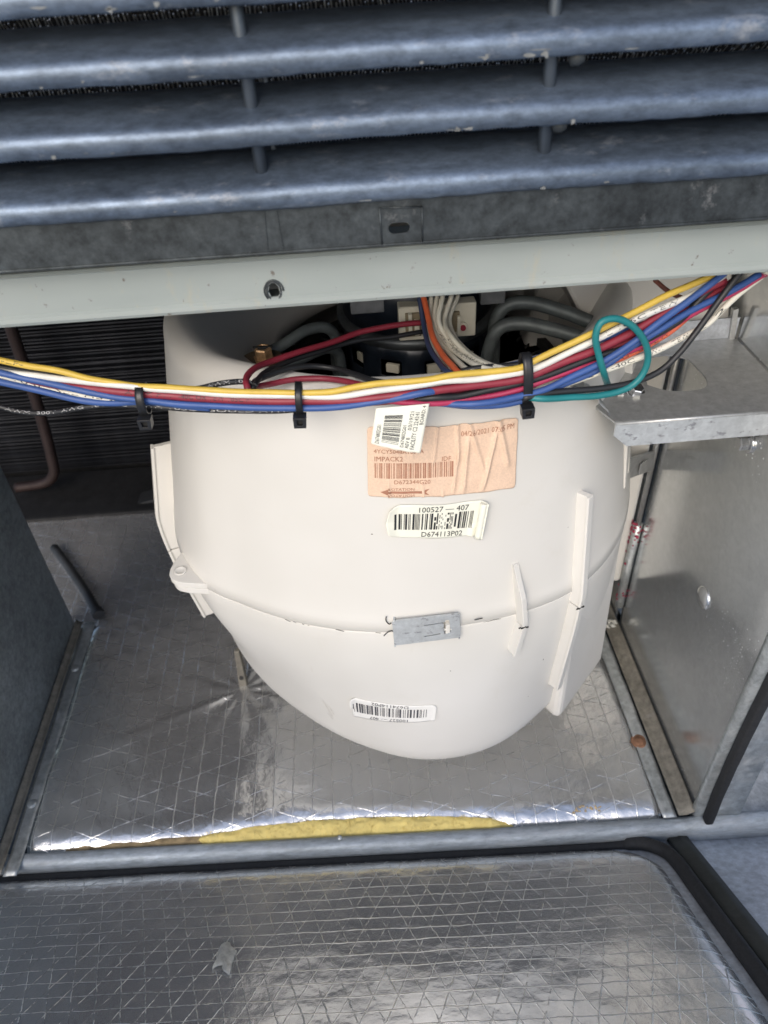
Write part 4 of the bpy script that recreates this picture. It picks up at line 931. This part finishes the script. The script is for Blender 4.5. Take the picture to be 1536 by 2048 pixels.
# ------------------------------------------------------------------ wires
WIRES = [
  ('Y', 0.0019, [(-0.1785, 0.3365, -0.1645), (-0.1725, 0.335, -0.1658), (-0.1583, 0.3324, -0.1689), (-0.1439, 0.3298, -0.1714), (-0.13, 0.3272, -0.1755), (-0.1156, 0.3246, -0.178), (-0.1052, 0.3227, -0.1792), (-0.0912, 0.3208, -0.1801), (-0.0767, 0.319, -0.1811), (-0.0621, 0.3172, -0.1822), (-0.0457, 0.3152, -0.1832), (-0.0307, 0.3133, -0.1837), (-0.0142, 0.3125, -0.1839), (-0.0015, 0.3121, -0.1822), (0.0322, 0.311, -0.1804), (0.0454, 0.3121, -0.1796), (0.064, 0.3136, -0.1802), (0.0794, 0.3148, -0.1802), (0.0853, 0.3156, -0.1779), (0.0965, 0.3175, -0.1734), (0.1155, 0.3206, -0.167), (0.1316, 0.3233, -0.161), (0.1508, 0.3274, -0.154), (0.1623, 0.3305, -0.1512), (0.1774, 0.3345, -0.1478)]) ,
  ('W', 0.0019, [(-0.1838, 0.3417, -0.1735), (-0.1688, 0.3337, -0.1728), (-0.1525, 0.3308, -0.1745), (-0.1305, 0.3269, -0.1772), (-0.1083, 0.323, -0.1791), (-0.1011, 0.3217, -0.1801), (-0.0624, 0.3169, -0.1837), (-0.0309, 0.313, -0.1855), (-0.0082, 0.312, -0.1863), (0.0104, 0.3114, -0.1845), (0.0322, 0.3107, -0.1826), (0.039, 0.3113, -0.1819), (0.0582, 0.3128, -0.1831), (0.0795, 0.3145, -0.1825), (0.0855, 0.3153, -0.1818), (0.1033, 0.3182, -0.1759), (0.1155, 0.3202, -0.1716), (0.1321, 0.323, -0.1648), (0.1464, 0.3257, -0.1603), (0.1633, 0.3302, -0.1562), (0.1692, 0.3318, -0.1538), (0.1804, 0.3349, -0.1494)]) ,
  ('R', 0.0024, [(-0.186, 0.345, -0.1763), (-0.1499, 0.33, -0.1782), (-0.1316, 0.3272, -0.1807), (-0.1093, 0.3233, -0.1825), (-0.102, 0.322, -0.1835), (-0.063, 0.3172, -0.1869), (-0.0313, 0.3133, -0.1884), (-0.0148, 0.3125, -0.1894), (0.0107, 0.3117, -0.1886), (0.0321, 0.311, -0.1867), (0.0494, 0.3124, -0.1868), (0.0584, 0.3131, -0.1866), (0.0798, 0.3148, -0.1863), (0.0863, 0.3157, -0.1849), (0.1038, 0.3185, -0.1799), (0.1163, 0.3205, -0.1766), (0.1316, 0.323, -0.1716), (0.1473, 0.326, -0.1649), (0.167, 0.3314, -0.1565), (0.1812, 0.3352, -0.1521)]) ,
  ('R', 0.002, [(-0.1885, 0.3485, -0.1797), (-0.1547, 0.3385, -0.1856), (-0.1112, 0.3268, -0.1873), (-0.0641, 0.3207, -0.1915), (-0.0319, 0.3168, -0.1931), (-0.0047, 0.3157, -0.1937), (0.0201, 0.3149, -0.1931), (0.0375, 0.3149, -0.1926), (0.0591, 0.3166, -0.1924), (0.0809, 0.3183, -0.1913), (0.1054, 0.322, -0.1861), (0.1234, 0.3249, -0.1808), (0.143, 0.328, -0.1734), (0.1565, 0.3313, -0.1691), (0.1765, 0.3367, -0.1605), (0.1889, 0.3401, -0.1547)]) ,
  ('B', 0.002, [(-0.1802, 0.335, -0.1701), (-0.1741, 0.3335, -0.1714), (-0.1601, 0.3309, -0.1753), (-0.1387, 0.327, -0.1799), (-0.1171, 0.3231, -0.1846), (-0.1024, 0.3205, -0.1863), (-0.0809, 0.3178, -0.1891), (-0.0586, 0.3151, -0.1906), (-0.034, 0.3121, -0.1912), (-0.0214, 0.3112, -0.1917), (-0.0022, 0.3106, -0.1911), (0.0169, 0.31, -0.189), (0.032, 0.3095, -0.1866), (0.045, 0.316, -0.1894), (0.0558, 0.321, -0.1915), (0.0693, 0.3255, -0.1935)]) ,
  ('B', 0.0021, [(-0.1831, 0.337, -0.176), (-0.1771, 0.3355, -0.1776), (-0.1556, 0.3316, -0.1829), (-0.134, 0.3277, -0.1882), (-0.1226, 0.3258, -0.1889), (-0.1075, 0.3232, -0.1881), (-0.0934, 0.3213, -0.1893), (-0.0738, 0.3189, -0.1913)]) ,
  ('P', 0.0019, [(-0.1827, 0.3385, -0.1735), (-0.1751, 0.3367, -0.1751), (-0.165, 0.3348, -0.1788), (-0.1556, 0.3331, -0.1818), (-0.1337, 0.3292, -0.1859), (-0.1225, 0.3273, -0.1875), (-0.1062, 0.3244, -0.1886), (-0.0912, 0.3225, -0.1896)]) ,
  ('R', 0.0016, [(-0.1846, 0.3425, -0.175), (-0.1789, 0.341, -0.1775), (-0.1693, 0.3393, -0.1802), (-0.1549, 0.3367, -0.1839), (-0.1404, 0.3341, -0.1877), (-0.1253, 0.3315, -0.1898)]) ,
  ('K', 0.0017, [(-0.1823, 0.3405, -0.1707), (-0.1761, 0.339, -0.1718), (-0.1687, 0.3377, -0.1728), (-0.1466, 0.3338, -0.1761), (-0.1271, 0.3303, -0.1798), (-0.1029, 0.326, -0.1844), (-0.0786, 0.323, -0.1879)]) ,
  ('K', 0.0016, [(-0.1888, 0.3375, -0.1902), (-0.1827, 0.336, -0.1919), (-0.1741, 0.3344, -0.1947), (-0.16, 0.3321, -0.1954), (-0.1432, 0.3295, -0.1926), (-0.127, 0.3269, -0.1903), (-0.1115, 0.3243, -0.1904), (-0.1004, 0.3226, -0.1906), (-0.082, 0.3203, -0.1932), (-0.0644, 0.3182, -0.194), (-0.0474, 0.3162, -0.1942), (-0.0344, 0.3146, -0.1938), (-0.0195, 0.3137, -0.1926), (-0.0047, 0.3132, -0.1919)]) ,
  ('K', 0.0017, [(-0.0854, 0.325, -0.1842), (-0.0784, 0.325, -0.1837), (-0.0693, 0.325, -0.1822), (-0.0605, 0.326, -0.1824), (-0.0554, 0.327, -0.1837), (-0.0525, 0.326, -0.1848), (-0.0513, 0.322, -0.1854)]) ,
  ('R', 0.002, [(-0.0534, 0.32, -0.1869), (-0.0544, 0.322, -0.1832), (-0.0555, 0.33, -0.1832), (-0.053, 0.345, -0.186), (-0.0459, 0.36, -0.1907), (-0.029, 0.375, -0.1937), (-0.0109, 0.39, -0.1967), (0.0045, 0.4, -0.1969), (0.0201, 0.405, -0.1974), (0.0402, 0.41, -0.1991), (0.0495, 0.415, -0.2019)]) ,
  ('K', 0.0017, [(-0.0513, 0.324, -0.1843), (-0.0484, 0.35, -0.1915), (-0.0365, 0.37, -0.1966), (-0.0187, 0.385, -0.1997), (-0.0075, 0.395, -0.202), (0.0041, 0.4, -0.2026), (0.0237, 0.405, -0.2044), (0.0413, 0.41, -0.2051)]) ,
  ('K', 0.0019, [(-0.0535, 0.325, -0.1853), (-0.0506, 0.34, -0.1896), (-0.0356, 0.355, -0.193), (-0.0221, 0.362, -0.1968), (-0.0116, 0.36, -0.1981), (-0.0012, 0.345, -0.1939), (0.0085, 0.33, -0.1895), (0.0208, 0.322, -0.1882)]) ,
  ('R', 0.0019, [(-0.0539, 0.322, -0.1857), (-0.0506, 0.33, -0.1881), (-0.0452, 0.34, -0.193), (-0.032, 0.345, -0.1946), (-0.0184, 0.345, -0.1949), (-0.0082, 0.34, -0.1941), (0.0037, 0.33, -0.1922), (0.0181, 0.32, -0.1891), (0.0328, 0.317, -0.1886)]) ,
  ('C', 0.0017, [(0.0468, 0.412, -0.1829), (0.046, 0.405, -0.1931), (0.0471, 0.395, -0.1981), (0.0507, 0.38, -0.2), (0.0537, 0.35, -0.193), (0.0578, 0.325, -0.1857), (0.0705, 0.32, -0.1868)]) ,
  ('C', 0.0017, [(0.0505, 0.411, -0.1828), (0.0475, 0.401, -0.1929), (0.0498, 0.391, -0.198), (0.0537, 0.371, -0.1971), (0.0584, 0.346, -0.1912), (0.0632, 0.326, -0.185), (0.0756, 0.321, -0.1858)]) ,
  ('C', 0.0017, [(0.053, 0.405, -0.1803), (0.0492, 0.395, -0.1908), (0.0519, 0.385, -0.1961), (0.0573, 0.365, -0.1958), (0.0629, 0.34, -0.1892), (0.0688, 0.325, -0.1847), (0.0803, 0.32, -0.1843)]) ,
  ('C', 0.0017, [(0.0588, 0.409, -0.1825), (0.0532, 0.399, -0.1924), (0.0542, 0.379, -0.1933), (0.0597, 0.359, -0.1935), (0.0649, 0.334, -0.187), (0.0717, 0.321, -0.1833)]) ,
  ('C', 0.0017, [(0.0636, 0.417, -0.1864), (0.0572, 0.407, -0.1958), (0.0574, 0.397, -0.1999), (0.0612, 0.372, -0.1983), (0.0655, 0.347, -0.1923), (0.0706, 0.33, -0.187), (0.0787, 0.324, -0.1858)]) ,
  ('C', 0.0016, [(0.0457, 0.421, -0.1931), (0.0448, 0.406, -0.2021), (0.0466, 0.386, -0.205), (0.0495, 0.356, -0.1986), (0.0517, 0.336, -0.1931), (0.0574, 0.331, -0.1931)]) ,
  ('O', 0.002, [(0.0419, 0.41, -0.1817), (0.0437, 0.398, -0.1912), (0.0442, 0.383, -0.1945), (0.0468, 0.363, -0.1948), (0.0491, 0.338, -0.189), (0.0515, 0.323, -0.1857), (0.0605, 0.32, -0.1876)]) ,
  ('N', 0.0018, [(0.0397, 0.411, -0.1819), (0.0411, 0.399, -0.1955), (0.0415, 0.379, -0.1978), (0.0443, 0.354, -0.1953), (0.0465, 0.329, -0.1876), (0.0532, 0.321, -0.1873)]) ,
  ('K', 0.0019, [(0.0417, 0.329, -0.1917), (0.0528, 0.327, -0.187), (0.0697, 0.326, -0.1847), (0.082, 0.326, -0.1841), (0.0888, 0.32, -0.1792), (0.0998, 0.3218, -0.1764), (0.1172, 0.3246, -0.1712), (0.1347, 0.3274, -0.1669)]) ,
  ('B', 0.0018, [(0.0624, 0.331, -0.1894), (0.0777, 0.331, -0.1873), (0.084, 0.33, -0.1856), (0.0893, 0.322, -0.1795), (0.0979, 0.3234, -0.1777)]) ,
  ('K', 0.002, [(0.003, 0.3225, -0.1939), (0.0178, 0.3185, -0.1953), (0.0351, 0.3117, -0.1916), (0.0489, 0.3128, -0.1923), (0.0651, 0.3141, -0.1906), (0.0814, 0.3154, -0.1885), (0.0913, 0.3169, -0.1868), (0.1044, 0.319, -0.1838), (0.117, 0.321, -0.1807), (0.1392, 0.3245, -0.1773), (0.1526, 0.3274, -0.1728), (0.1625, 0.3301, -0.1677), (0.1696, 0.3323, -0.1601), (0.1786, 0.335, -0.1518)]) ,
  ('M', 0.0019, [(0.0101, 0.3125, -0.1907), (0.0248, 0.312, -0.1935), (0.0339, 0.3119, -0.1942), (0.0457, 0.3129, -0.1955), (0.0653, 0.3144, -0.1945), (0.0804, 0.3156, -0.1922), (0.0878, 0.3166, -0.1906), (0.1015, 0.3188, -0.1873), (0.1206, 0.3218, -0.1836), (0.143, 0.3253, -0.1785), (0.156, 0.3286, -0.1715), (0.1694, 0.3322, -0.1658), (0.1831, 0.3358, -0.1614), (0.1945, 0.3389, -0.1572), (0.2042, 0.3414, -0.1533)]) ,
  ('B', 0.002, [(0.0205, 0.3205, -0.1953), (0.0326, 0.3165, -0.196), (0.0447, 0.313, -0.1964), (0.0581, 0.3096, -0.1952), (0.0744, 0.3109, -0.1946), (0.0908, 0.3129, -0.1924), (0.1038, 0.315, -0.1879), (0.1155, 0.3169, -0.1841), (0.1214, 0.3179, -0.1816), (0.134, 0.32, -0.1745), (0.1464, 0.3225, -0.1662), (0.1591, 0.3261, -0.1589), (0.1702, 0.3293, -0.1518), (0.1784, 0.3317, -0.1467)]) ,
  ('B', 0.002, [(0.0308, 0.3235, -0.1992), (0.0454, 0.318, -0.2001), (0.0546, 0.3123, -0.198), (0.0753, 0.3139, -0.1991), (0.0919, 0.3159, -0.1968), (0.1031, 0.3177, -0.1931), (0.1165, 0.3198, -0.1889), (0.1268, 0.3215, -0.184), (0.1356, 0.323, -0.1778), (0.1485, 0.3255, -0.1715), (0.165, 0.33, -0.1644), (0.1819, 0.3345, -0.159), (0.1914, 0.337, -0.1559), (0.2004, 0.3395, -0.1523)]) ,
  ('B', 0.0018, [(0.0953, 0.322, -0.18), (0.1079, 0.324, -0.1772), (0.1207, 0.326, -0.1736), (0.1361, 0.3285, -0.1704), (0.1497, 0.331, -0.1679), (0.167, 0.3355, -0.1637), (0.1797, 0.3388, -0.1599), (0.1898, 0.3416, -0.1554)]) ,
  ('Q', 0.0018, [(0.1015, 0.3208, -0.1944), (0.1117, 0.3224, -0.1911), (0.1249, 0.3245, -0.1871), (0.1344, 0.326, -0.1848), (0.1445, 0.3276, -0.1815), (0.1503, 0.3288, -0.1787), (0.1586, 0.3311, -0.1745), (0.1681, 0.3338, -0.1672)]) ,
  ('P', 0.0019, [(0.0874, 0.3225, -0.2036), (0.0957, 0.3175, -0.1955), (0.1034, 0.3187, -0.194), (0.1117, 0.32, -0.1923), (0.1237, 0.3219, -0.1892), (0.1373, 0.324, -0.1862), (0.151, 0.3265, -0.1828), (0.1649, 0.3301, -0.1786), (0.177, 0.3333, -0.1738), (0.1844, 0.3355, -0.1671), (0.1918, 0.3377, -0.1611), (0.1987, 0.3396, -0.1565), (0.2063, 0.3418, -0.1516)]) ,
  ('C', 0.0014, [(0.0807, 0.3178, -0.1961), (0.0885, 0.3188, -0.1936), (0.1024, 0.321, -0.1906), (0.114, 0.3228, -0.1881), (0.1295, 0.3252, -0.1856)]) ,
  ('K', 0.0019, [(0.0804, 0.3109, -0.1948), (0.0881, 0.312, -0.1944), (0.1024, 0.3142, -0.195), (0.1234, 0.3174, -0.1963), (0.1409, 0.32, -0.1956), (0.1526, 0.3224, -0.192), (0.1609, 0.3247, -0.1849), (0.1694, 0.3274, -0.1741), (0.1765, 0.3298, -0.1631), (0.1832, 0.3321, -0.1527), (0.1885, 0.3339, -0.1447)]) ,
  ('G', 0.002, [(0.0789, 0.3155, -0.1951), (0.0835, 0.3125, -0.1955), (0.089, 0.3102, -0.1954), (0.1042, 0.3125, -0.1973), (0.1198, 0.3148, -0.1995), (0.1304, 0.3164, -0.199), (0.1382, 0.3177, -0.1958), (0.1428, 0.3186, -0.189), (0.1431, 0.3188, -0.1803), (0.1385, 0.3184, -0.1706), (0.1298, 0.3173, -0.1622), (0.1213, 0.316, -0.1586), (0.1155, 0.315, -0.1597), (0.1139, 0.3146, -0.166), (0.1163, 0.3148, -0.1747), (0.1208, 0.3153, -0.1862), (0.1315, 0.334, -0.2053), (0.1431, 0.354, -0.223)]) ,
  ('E', 0.0014, [(0.1554, 0.3557, -0.1586), (0.1622, 0.357, -0.1645), (0.1688, 0.3584, -0.1689), (0.1786, 0.3604, -0.1733)]) ,
]
WL = [('yellow_wire', 'yellow wire running along the top of the whole harness'), ('white_wire', 'plain white wire right under the yellow one along the harness'),
('red_wire', 'thick dark red printed wire along the middle of the harness'), ('red_wire', 'dark red wire below the upper red one along the middle of the harness'),
('blue_wire', 'blue wire on the harness front from the left edge to the hanging tag'), ('blue_wire', 'lowest blue wire at the left edge, sagging below the printed white'),
('white_wire', 'white wire with black print between the two blue wires at the left edge'), ('red_wire', 'thin dark red wire half hidden behind the blue wires at the left edge'),
('black_wire', 'black wire just below the yellow one at the left edge'), ('black_wire', 'loose black wire with pale print drooping below the harness on the left'),
('black_wire', 'short black wire arching over the harness below the brown bolt'), ('red_wire', 'dark red wire rising from under the brown bolt to the cream plug block'),
('black_wire', 'black wire following the rising red wire to the motor'), ('black_wire', 'black wire arching in front of the wheel blades left of the motor'),
('red_wire', 'low arching dark red wire over the housing rim below the left motor arm'),
('cream_wire', 'leftmost cream wire dropping from the plug block'), ('cream_wire', 'second cream wire from the left below the plug block, with print'), ('cream_wire', 'middle cream wire curving from the plug block into the harness'),
('cream_wire', 'fourth cream wire from the left below the plug block'), ('cream_wire', 'rightmost cream wire curving from the plug block into the harness'), ('cream_wire', 'cream wire tucked behind the orange wire below the plug block'),
('orange_wire', 'bright orange wire dropping from the plug block'), ('navy_wire', 'navy wire at the left side of the orange wire below the plug block'),
('black_wire', 'black wire just above the yellow one right of the plug wires'), ('blue_wire', 'short blue wire showing above the yellow one at the right cable tie'),
('black_wire', 'long black wire below the reds from the hanging tag to the beam'), ('red_wire', 'cherry red wire along the bottom of the harness right of the hanging tag'),
('blue_wire', 'front blue wire crossing over the others up to the beam on the right'), ('blue_wire', 'lowest blue wire of the harness at the right cable tie'), ('blue_wire', 'blue wire running just below the printed white one through the green loop'),
('orange_wire', 'burnt orange printed wire behind the green loop'), ('white_wire', 'white wire with bold black print, lowest on the right, rising past the shelf'),
('cream_wire', 'thin pale wire between red and blue right of the right cable tie'), ('black_wire', 'lone black wire swinging across the shelf cut out up to the beam'),
('green_wire', 'teal green ground wire looped over the harness above the shelf screw'), ('brown_wire', 'short brown wire showing above the yellow one under the beam on the right')]
WTXT = {0: [('-LF-', .02, .05)], 2: [('-40C OR TEW 105C FT1', .27, .37), ('AWM FT1', .20, .26)], 1: [('L 105C TEW', .83, .93)], 6: [('105C SLL HS 20LN', .15, .85)], 9: [('AWM  300V  AWG  18 AWG   AWM', .05, .5), ('105C  GOULD AWM  300V', .52, .95)],
        16: [('XEL TYPE AWM', .25, .75)], 17: [('AWG 18', .30, .45), ('LISTED 20 AWG', .55, .9)], 10: [('AWM 105C', .3, .9)], 31: [('105C', .06, .12), ('2', .24, .26), ('-40C', .33, .42), ('VW-1', .46, .53), ('TEW', .57, .64), ('1 2', .70, .80)], 30: [('AWG 18 TEW', .3, .8)]}
def wire_text(mb, path, r, txt, f0, f1):
    P = path; ln = [0]
    for i in range(1, len(P)): ln.append(ln[-1]+(P[i]-P[i-1]).length)
    tot = ln[-1]; vs_, fs_, asp = glyphs(txt); a0, a1 = f0*tot, f1*tot; out = []
    hgt = min(r*1.15, (a1-a0)/asp*1.3)
    for a, b in vs_:
        s = a0+(a1-a0)*a; i = max(1, min(len(P)-1, next((k for k, q in enumerate(ln) if q >= s), len(P)-1))); t = (s-ln[i-1])/max(1e-9, ln[i]-ln[i-1])
        p = P[i-1].lerp(P[i], t); T = (P[i]-P[i-1]).normalized(); view = Vector((0, -.8, .6)); view = (view-T*view.dot(T)).normalized(); upv = view.cross(T); upv = upv if upv.z > 0 else -upv
        th = (b-.5)*hgt/r; out.append(p+(view*math.cos(th)+upv*math.sin(th))*(r*1.04))
    mb.add(out, fs_)
for i, (k, r, pts) in enumerate(WIRES):
    P = spline(pts, 12); nm, lb = WL[i]
    P = [p+Vector((0, .0007*n3((p.x*38, i*3.1, 0), 1), .0007*n3((p.x*45, i*5.7, 3), 1))) for p in P]
    o = MB().tube(P, r*.85, 12).build(nm, 'w'+k); tag(o, lb, 'wire', 'wires of the blower harness')
    if i in WTXT:
        m = MB()
        for t_, a, b in WTXT[i]: wire_text(m, P, r*.85, t_, a, b)
        c_ = m.build('printing', 'ink_pale' if k == 'K' else 'ink', recalc=False); c_.parent = o

# cable ties
def tie(c, up_h, w_, tilt, label, hx=0.):
    t = thing('cable_tie', label, 'cable tie', c, 'black cable ties round the harness')
    rot = Matrix.Rotation(tilt, 3, 'Y'); n = 26; ring = []
    def band(u, v):
        a = 2*math.pi*u; y = -math.cos(a)*.0062; z = math.sin(a)*up_h
        z = math.copysign(abs(z/up_h)**.8*up_h, z); off = Vector(((v-.5)*w_, y*1.0, z)); return rot @ off
    o = MB().grid(band, 36, 3, closed=True).build('strap', 'tie', solid=-.0011); o.parent = t
    hd = MB()
    hd.plate([(-.0030, -.0058), (.0030, -.0058), (.0033, 0), (-.0033, 0)], [[(-.0013, -.0042), (.0013, -.0042), (.0015, -.0012), (-.0015, -.0012)]], (hx, -.0095, -up_h+.0008), (1, 0, 0), (0, 0, 1), -.0060)
    hv = [tuple(rot @ Vector(p)) for p in hd.v]; hd.v = hv; h = hd.build('head', 'tie', bevel=.0003); h.parent = t
    p_ = MB(); p_.v = []; p_.box((hx, -.0052, -up_h-.0018), (.0042, .0050, .0040)); p_.v = [tuple(rot @ Vector(q)) for q in p_.v]; q_ = p_.build('pawl', 'wheel'); q_.parent = h
tie((-.1062, .3235, -.1866), .0072, .0040, .02, 'black cable tie on the harness at the left, in front of the dark coil')
tie((-.0292, .3155, -.1878), .0068, .0034, .06, 'black cable tie on the harness left of the hanging white tag')
tie((.0827, .3175, -.1878), .0128, .0046, -.05, 'black cable tie on the thick right part of the harness, largest of the ties')

# white tag hanging from the harness
tg = [Vector(p) for p in ((.0078, .3085, -.1928), (.0340, .3085, -.1925), (.0285, .3030, -.2166), (.0040, .3030, -.2097))]
def tagf(s, t, d=0.):
    p = (tg[3]*(1-s)+tg[2]*s)*(1-t)+(tg[0]*(1-s)+tg[1]*s)*t
    return p+Vector((0, -.9, .3))*d+Vector((0, -.0010*math.sin(s*3)*(1-t)-.0016*(1-t)*(1-t)*s, 0))
tgo = thing('wire_tag', 'white printed paper tag with barcode hanging from the harness over the tan label', 'tag', (.018, .305, -.205))
def tag_edge(u, v):
    s, t = rnd_edge(.07, .07)(u, v) if v < .5 else (u, v); return s, t
paper = under(MB().grid(lambda u, v: tagf(*tag_edge(u, v)), 24, 24).build('tag_paper', 'paper_white', solid=.0003, recalc=False), tgo)
fp = lambda s, t: tagf(s, t, .0003); m = MB()
put_text(m, fp, 'D674802G01', .07, .15, .06, .55, 90); put_bars(m, fp, .19, .53, .12, .80, 26, 31, axis=1, seg=4); put_text(m, fp, 'D674802G01', .565, .635, .08, .56, 90); put_text(m, fp, 'REV B', .665, .735, .08, .30, 90)
put_text(m, fp, 'FACILITY C2 22:43:41', .765, .85, .06, .84, 90); put_text(m, fp, '03/19/21', .665, .74, .46, .86, 90); put_text(m, fp, 'BOARD: 4', .875, .95, .58, .97, 90)
pr = m.build('printing', 'ink', recalc=False); pr.parent = paper
bpy.context.view_layer.update()
